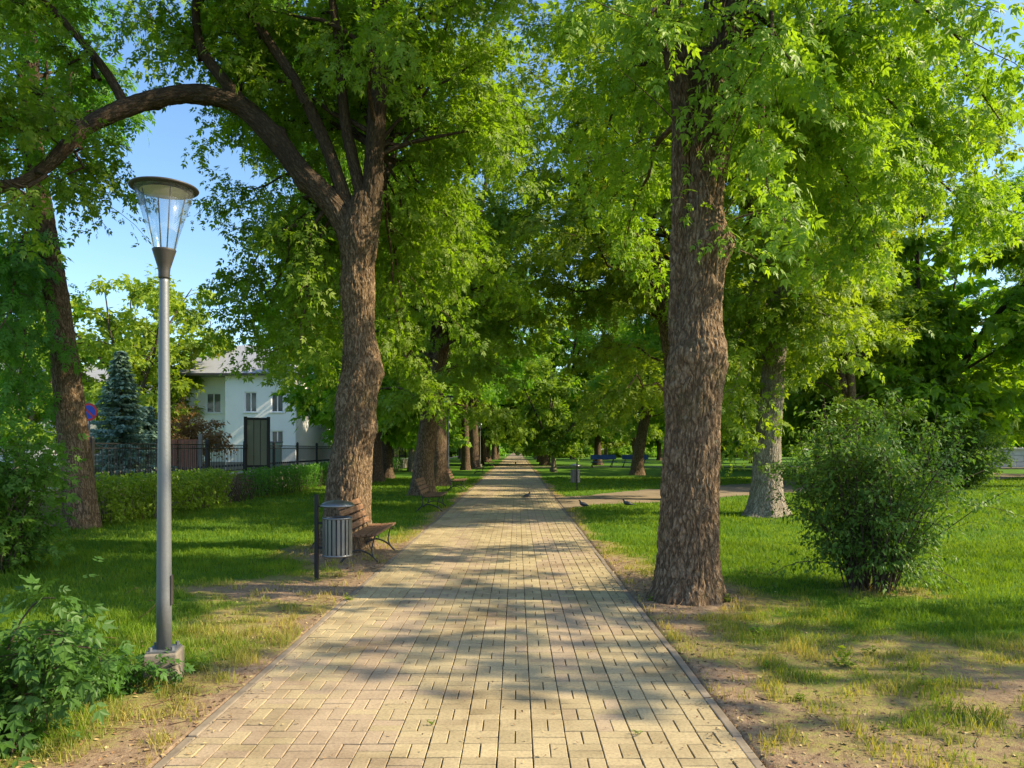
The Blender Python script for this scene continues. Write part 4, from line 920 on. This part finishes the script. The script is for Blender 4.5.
# blue benches, far right
def blue_bench(x, y, rz, label):
    e = empty('blue_bench', (x, y, 0), rz, label, 'bench', 'blue benches on the far right lawn')
    for s_ in (-.9, .9):
        mb = MB(); mb.tube([(s_ - .25, .3, 0), (s_, .1, .75), (s_, -.1, .75), (s_ - .25, -.3, 0)], [.035] * 4, 6); mb.build('leg', M['black_metal'], e)
    mb = MB(); mb.box((0, 0, .5), (2.4, .5, .07), None, .01); mb.build('seat', M['blue_paint'], e, False)
    mb = MB(); mb.box((0, .28, .95), (2.4, .06, .42), Matrix.Rotation(R(-12), 4, 'X'), .01); mb.build('backrest', M['blue_paint'], e, False)
blue_bench(8.0, 70, .1, 'left blue bench on the far right lawn'); blue_bench(10.9, 70, -.1, 'right blue bench, closer to the leaning sunlit tree')

# ================================================================== PIGEONS
def pigeon():
    e = empty('pigeon', (.34, 26, .0), 0, 'dark pigeon standing in the middle of the paved path', 'pigeon', 'pigeons on the ground')
    mb = MB(); P = [(-.17, 0, .085), (-.10, 0, .10), (-.04, 0, .115), (.03, 0, .125), (.075, 0, .145), (.10, 0, .18), (.113, 0, .21), (.13, 0, .225), (.148, 0, .222)]
    p, r = resample(P, [.012, .035, .058, .062, .050, .028, .022, .024, .008], .008); mb.tube(p, r, 18); mb.build('body', M['pigeon'], e)
    mb = MB(); mb.box((-.20, 0, .083), (.12, .05, .010), Matrix.Rotation(R(8), 4, 'Y'), .003); mb.build('tail', M['pigeon'], e)
    for s_ in (-1, 1):
        mb = MB(); p, r = resample([(.05, s_ * .05, .135), (-.03, s_ * .058, .125), (-.11, s_ * .035, .105), (-.17, s_ * .018, .095)], [.012, .022, .018, .004], .01); mb.tube(p, r, 10); mb.build('wing', M['pigeon'], e)
        mb = MB(); mb.tube([(.01, s_ * .022, .08), (.0, s_ * .022, .01)], [.005, .004], 6)
        for a in (-.5, 0, .5): mb.tube([(.0, s_ * .022, .008), (.03 * math.cos(a), s_ * .022 + .03 * math.sin(a), .003)], [.003, .002], 5)
        mb.build('leg', M['pigeon_leg'], e)
    mb = MB(); mb.tube([(.148, 0, .222), (.175, 0, .214)], [.006, .001], 6); mb.build('beak', M['beak'], e); return e
PG = pigeon(); PG.rotation_euler = (0, 0, .6); PG.scale = (.95,) * 3
place_copy(PG, (1.87, 21.4, .03), 2.6, .95, 'pigeon at the mouth of the sandy side path beside the kerb', 'pigeons on the ground')
place_copy(PG, (3.17, 21.8, .03), 3.0, .95, 'pigeon on the grass edge right of the other pigeons', 'pigeons on the ground')
place_copy(PG, (-.15, 84, .0), 1.5, 1.2, 'tiny distant pigeon far down the paved path', 'pigeons on the ground')

# ================================================================== WALL + FENCE
XF = -10.3
def wall():
    e = empty('boundary_wall', (XF, 35, 0), 0, 'low concrete boundary wall with pale coping under the iron fence', 'wall')
    mb = MB(); y = 6 - 35
    while y < 35: mb.box((0, y + 1.5, .36), (.24, 2.99, .84), None, .006); y += 3.0
    mb.build('wall', M['wall_plaster'], e, False)
    mb = MB(); y = 6 - 35
    while y < 35: mb.box((0, y + 1.5, .81), (.34, 2.985, .065), None, .01); y += 3.0
    mb.build('coping', M['coping'], e, False)
    e = empty('iron_fence', (XF, 16, 0), 0, 'black iron railing fence on the boundary wall', 'fence')
    ys = [18.4 + 3.45 * k - 16 - 3.45 * 0 for k in range(16)]
    for y in ys: mb = MB(); mb.box((0, y, 1.40), (.10, .10, 1.12), None, .006); mb.lathe([(0, 2.03), (.03, 2.01), (.05, 1.99), (.065, 1.962), (0, 1.962)], 8, (0, y, 0)); mb.build('post', M['black_metal'], e, False)
    for a, b in zip(ys[:-1], ys[1:]):
        mb = MB(); c = (a + b) / 2; L = b - a - .1
        for z in (.93, 1.72, 1.84): mb.box((0, c, z), (.03, L, .03))
        n = 24
        for k in range(1, n):
            y = a + .05 + L * k / n; mb.box((0, y, 1.37), (.014, .014, .90))
            if k % 2: mb.lathe([(.028, 1.06), (.036, 1.10), (.028, 1.14)], 6, (0, y, 0))
        mb.build('railing', M['black_metal'], e, False)
wall()
# street beyond
mb = MB(); mb.add([(-19, -20, .02), (-12.5, -20, .02), (-12.5, 180, .02), (-19, 180, .02)], [[0, 1, 2, 3]]); tag(mb.build('street', M['asphalt']), kind='structure')

def board():
    p = W(257, 470, 29.2); e = empty('notice_board', (p[0], 29.2, 0), R(24), 'tall black-framed notice board standing in front of the iron fence', 'notice board')
    for sx in (-.42, .42): mb = MB(); mb.box((sx, 0, 1.47), (.12, .12, 2.94), None, .008); mb.build('leg', M['black_metal'], e, False)
    mb = MB(); mb.box((0, 0, 1.95), (.72, .06, 1.76)); pn = mb.build('panel', M['panel_olive'], e, False)
    mb = MB()
    for z in (1.04, 2.86): mb.box((0, 0, z), (.72, .10, .09), None, .005)
    mb.build('frame', M['black_metal'], e, False)
    for sx in (-.12, .12):
        mb = MB(); mb.box((sx, -.034, 1.95), (.02, .01, 1.72)); mb.build('divider', M['black_metal'], pn, False)
board()
def sign():
    p = W(86, 412, 27.0); e = empty('no_parking_sign', (p[0] + .1, 27.0, 0), 0, 'round red and blue no-parking sign half hidden behind the leaning trunk', 'road sign')
    mb = MB(); mb.tube([(0, .03, 0), (0, .03, p[2] + .35)], [.03, .03], 10); mb.build('pole', M['galv'], e)
    rot = Matrix.Rotation(R(90), 4, 'X')
    def disc(r0, r1, y, mat, nm):
        mb = MB(); n = 40; a = np.linspace(0, 2 * np.pi, n, endpoint=False); c = p[2]
        v = np.vstack([np.stack([r0 * np.cos(a), np.full(n, y), c + r0 * np.sin(a)], -1), np.stack([r1 * np.cos(a), np.full(n, y), c + r1 * np.sin(a)], -1)])
        j = np.arange(n); j2 = (j + 1) % n; mb.add(v, np.stack([j, j2, n + j2, n + j], -1)); mb.build(nm, M[mat], e, False)
    disc(.001, .32, -.005, 'galv', 'back_plate'); disc(.24, .315, -.009, 'sign_red', 'red_ring'); disc(.001, .24, -.009, 'sign_blue', 'blue_face')
    mb = MB(); mb.box((0, -.013, p[2]), (.48, .003, .06), Matrix.Rotation(R(45), 4, 'Y')); mb.build('red_bar', M['sign_red'], e, False)
sign()

# ================================================================== HOUSES
def facade(mb, x0, x1, z0, z1, y, th, ops):
    """wall in the XZ plane facing -Y with openings (x0,x1,z0,z1)"""
    xs = sorted(set([x0, x1] + [o[0] for o in ops] + [o[1] for o in ops])); zs = sorted(set([z0, z1] + [o[2] for o in ops] + [o[3] for o in ops]))
    for a, b in zip(xs[:-1], xs[1:]):
        for c, d in zip(zs[:-1], zs[1:]):
            mx, mz = (a + b) / 2, (c + d) / 2
            if any(o[0] < mx < o[1] and o[2] < mz < o[3] for o in ops): continue
            mb.box((mx, y + th / 2, mz), (b - a, th, d - c))
def window(e, x0, x1, z0, z1, y, mull=2):
    cx, cz = (x0 + x1) / 2, (z0 + z1) / 2; w_, h_ = x1 - x0, z1 - z0; mb = MB(); f = .08
    mb.box((x0 + f / 2, y + .12, cz), (f, .08, h_)); mb.box((x1 - f / 2, y + .12, cz), (f, .08, h_)); mb.box((cx, y + .12, z0 + f / 2), (w_ - 2 * f, .08, f)); mb.box((cx, y + .12, z1 - f / 2), (w_ - 2 * f, .08, f))
    for k in range(1, mull): mb.box((x0 + w_ * k / mull, y + .12, cz), (f, .07, h_ - 2 * f))
    mb.box((cx, y - .03, z0 - .03), (w_ + .2, .14, .05)); fr = mb.build('window', M['frame_white'], e, False)
    mb = MB(); mb.box((cx, y + .14, cz), (w_ - 2 * f, .02, h_ - 2 * f)); mb.build('pane', M['window'], fr, False)
def house():
    Y = 60; e = empty('white_house', (-24, Y, 0), 0, 'white two-storey house with grey hipped roof behind the fence', 'house'); ox = -24
    def X(px): return (px - CX) / F * Y - ox
    def Z(py): return H - (py - CY) / F * Y
    x0, x1 = X(166), X(231); x2 = X(300); zt = Z(375)
    wins = [(X(171), X(186), Z(414), Z(395)), (X(206), X(221), Z(413), Z(393)), (X(171), X(186), Z(448), Z(431)), (X(206), X(221), Z(448), Z(431))]
    w2 = [(X(250), X(262), Z(413), Z(393)), (X(276), X(288), Z(413), Z(393)), (X(250), X(262), Z(448), Z(431)), (X(276), X(288), Z(448), Z(431))]
    mb = MB(); facade(mb, x0, x1, -.2, zt, 0, .35, wins); facade(mb, x1 + .001, x2, -.2, zt - .003, -1.2, .35, w2)
    mb.box(((x0 + .175), 5.2, zt / 2 - .1), (.35, 9.7, zt + .2)); mb.box((x2 - .175, 4.6, zt / 2 - .1), (.35, 10.9, zt + .19)); mb.box((x1 + .176, -.43, zt / 2 - .1), (.35, .84, zt + .194)); mb.box(((x0 + x2) / 2, 10.1, zt / 2 - .1), (x2 - x0 - .8, .3, zt + .19))
    mb.build('wall', M['plaster_white'], e, False)
    mb = MB(); mb.box(((x0 + x2) / 2, 4.5, 3.7), (x2 - x0 - .8, 8.5, .1)); mb.build('floor', M['wall_plaster'], e, False)
    for o in wins: window(e, *o, 0)
    for o in w2: window(e, *o, -1.2)
    mb = MB(); ov = .5; zr = Z(343); a, b = x0 - ov, x2 + ov; c, d = -1.2 - ov, 10.3 + ov
    v = [(a, c, zt), (b, c, zt), (b, d, zt), (a, d, zt), ((a + b) / 2 - 1.0, 4.3, zr + .4), ((a + b) / 2 + 1.0, 4.3, zr + .4), (a, c, zt - .18), (b, c, zt - .18), (b, d, zt - .18), (a, d, zt - .18)]
    mb.add(v, [[0, 1, 5, 4], [2, 3, 4, 5], [6, 7, 1, 0], [7, 8, 2, 1], [8, 9, 3, 2], [9, 6, 0, 3], [6, 9, 8, 7]], [[1, 2, 5], [3, 0, 4]]); rf = mb.build('roof', M['roof'], e, False)
    mb = MB(); mb.box(((a + b) / 2, c - .06, zt - .1), (b - a, .12, .14)); mb.build('gutter', M['dark_metal'], rf, False)
    mb = MB(); mb.box(((x0 + x1) / 2, -.03, .25), (x1 - x0, .05, .9)); mb.box(((x1 + x2) / 2 + .05, -1.23, .25), (x2 - x1 - .1, .05, .9)); mb.build('plinth', M['wall_plaster'], e, False)
    mb = MB(); mb.box(((a + b) / 2 + 2.2, 5.0, zr + .2), (.6, .6, 1.6)); mb.build('chimney', M['wall_plaster'], rf, False)
    mb = MB(); mb.tube([(x1 - .12, -.08, 0), (x1 - .12, -.08, zt - .25)], [.05, .05], 8); mb.build('downpipe', M['dark_metal'], e)
house()
def house2():
    e = empty('pale_house', (-40, 62, 0), .1, 'pale house with grey roof glimpsed at far left behind the spruces', 'house')
    ops = [(-5, -3.6, 1.2, 2.6), (-1.5, -.1, 1.2, 2.6), (2, 3.4, 1.2, 2.6), (5, 6.4, 1.2, 2.6), (-5, -3.6, 4, 5.4), (2, 3.4, 4, 5.4)]
    mb = MB(); facade(mb, -8, 9, -.2, 6.2, 0, .3, ops); mb.box((8.85, 5, 3), (.3, 9.4, 6.4)); mb.box((-7.85, 5, 3), (.3, 9.4, 6.4)); mb.box((.5, 9.6, 3), (16.4, .3, 6.4)); mb.build('wall', M['plaster_white'], e, False)
    for o in ops: window(e, *o, 0)
    mb = MB(); mb.add([(-8.6, -.6, 6.1), (9.6, -.6, 6.1), (9.6, 10.4, 6.1), (-8.6, 10.4, 6.1), (-8.6, 4.9, 9.2), (9.6, 4.9, 9.2)], [[0, 1, 5, 4], [2, 3, 4, 5], [3, 2, 1, 0]], [[1, 2, 5], [3, 0, 4]]); mb.build('roof', M['roof'], e, False)
house2()
def redgate():
    p = W(178, 455, 40); e = empty('wooden_gate', (p[0], 40, 0), R(10), 'reddish brown panelled wooden gate between the fence and the house', 'gate')
    for sx in (-.52, .52):
        mb = MB(); mb.box((sx, 0, 1.15), (.98, .06, 2.1), None, .01); pn = mb.build('door_panel', M['red_brown'], e, False)
        mb = MB()
        for k in range(5): mb.box((sx - .4 + k * .2, -.04, 1.15), (.05, .02, 2.0))
        mb.build('battens', M['wood'], pn, False)
    for sx in (-1.12, 1.12): mb = MB(); mb.box((sx, 0, 1.25), (.18, .2, 2.5), None, .01); mb.build('post', M['wall_plaster'], e, False)
redgate()
def ubox():
    p = W(276, 460, 36); e = empty('utility_cabinet', (p[0], 36, 0), R(10), 'pale green utility cabinet behind the railing right of the notice board', 'cabinet')
    mb = MB(); mb.box((0, 0, 1.05), (.5, .35, 1.9), None, .02); mb.build('body', M['box_green'], e, False)
    mb = MB(); mb.box((0, -.185, 1.05), (.42, .02, 1.6), None, .005); mb.build('door', M['box_green'], e, False)
    mb = MB(); mb.box((0, 0, 2.03), (.58, .43, .06), None, .01); mb.build('cap', M['galv'], e, False)
ubox()
# granite block monument on the right
def granite():
    Y = 66; x0 = (978 - CX) / F * Y; e = empty('stone_block_wall', (x0 + 3.5, Y, 0), R(-6), 'grey granite block platform on the right beyond the bushes', 'stone wall')
    rng = random.Random(2)
    for row in range(3):
        mb = MB(); x = -3.6 + (row % 2) * .6
        while x < 3.6:
            w_ = rng.uniform(1.2, 1.7); mb.box((x + w_ / 2, rng.uniform(-.02, .02), .32 + row * .55), (w_ - .02, 2.0, .53), None, .03); x += w_
        mb.build('stone_course', M['stone'], e, False)
    mb = MB(); mb.box((.2, 0, 1.73), (8.2, 2.3, .14), None, .02); mb.build('cap_slab', M['coping'], e, False)
    mb = MB(); mb.box((0, -1.6, .06), (9.4, 1.2, .14), None, .02); mb.build('step', M['sand'], e, False)
granite()

# ================================================================== LIGHT
SUN_EL, SUN_AZ = 36, -6        # azimuth measured from +X towards +Y
w = bpy.data.worlds.new('World'); sc.world = w; w.use_nodes = True; nt = w.node_tree; nt.nodes.clear()
sky = nt.nodes.new('ShaderNodeTexSky'); sky.sky_type = 'NISHITA'; sky.sun_disc = False
sky.sun_elevation = R(SUN_EL); sky.sun_rotation = R(90 - SUN_AZ); sky.air_density = 1.0; sky.dust_density = 1.2; sky.ozone_density = 2.5
bgn = nt.nodes.new('ShaderNodeBackground'); bgn.inputs[1].default_value = .30; wo = nt.nodes.new('ShaderNodeOutputWorld')
hsv = nt.nodes.new('ShaderNodeHueSaturation'); hsv.inputs['Saturation'].default_value = 1.12; tn = nt.nodes.new('ShaderNodeMix'); tn.data_type = 'RGBA'; tn.blend_type = 'MULTIPLY'; tn.inputs[0].default_value = 1; tn.inputs[7].default_value = (1.0, 1.0, .98, 1)
nt.links.new(sky.outputs[0], hsv.inputs['Color']); nt.links.new(hsv.outputs[0], tn.inputs[6]); nt.links.new(tn.outputs[2], bgn.inputs[0]); nt.links.new(bgn.outputs[0], wo.inputs[0])
sd = bpy.data.lights.new('Sun', 'SUN'); sd.energy = 9.5; sd.angle = R(.55); sd.color = (1.0, .85, .57); so = bpy.data.objects.new('Sun', sd); COL.objects.link(so)
az, el = R(SUN_AZ), R(SUN_EL); D = Vector((math.cos(az) * math.cos(el), math.sin(az) * math.cos(el), math.sin(el))); so.rotation_euler = D.to_track_quat('Z', 'Y').to_euler(); so.location = D * 60

cd = bpy.data.cameras.new('Camera'); cam = bpy.data.objects.new('Camera', cd); COL.objects.link(cam); sc.camera = cam
cam.location = (0, 0, H); cam.rotation_euler = (R(90), 0, 0); cd.sensor_width = 36; cd.lens = F / 1024 * 36; cd.shift_x = (512 - CX) / 1024; cd.shift_y = (CY - 384) / 1024; cd.clip_end = 3000; cd.clip_start = .05
sc.view_settings.view_transform = 'Standard'; sc.view_settings.look = 'None'; sc.view_settings.exposure = 0; sc.view_settings.gamma = 1
sc.cycles.max_bounces = 8; sc.cycles.diffuse_bounces = 4; sc.cycles.transmission_bounces = 6; sc.cycles.transparent_max_bounces = 8
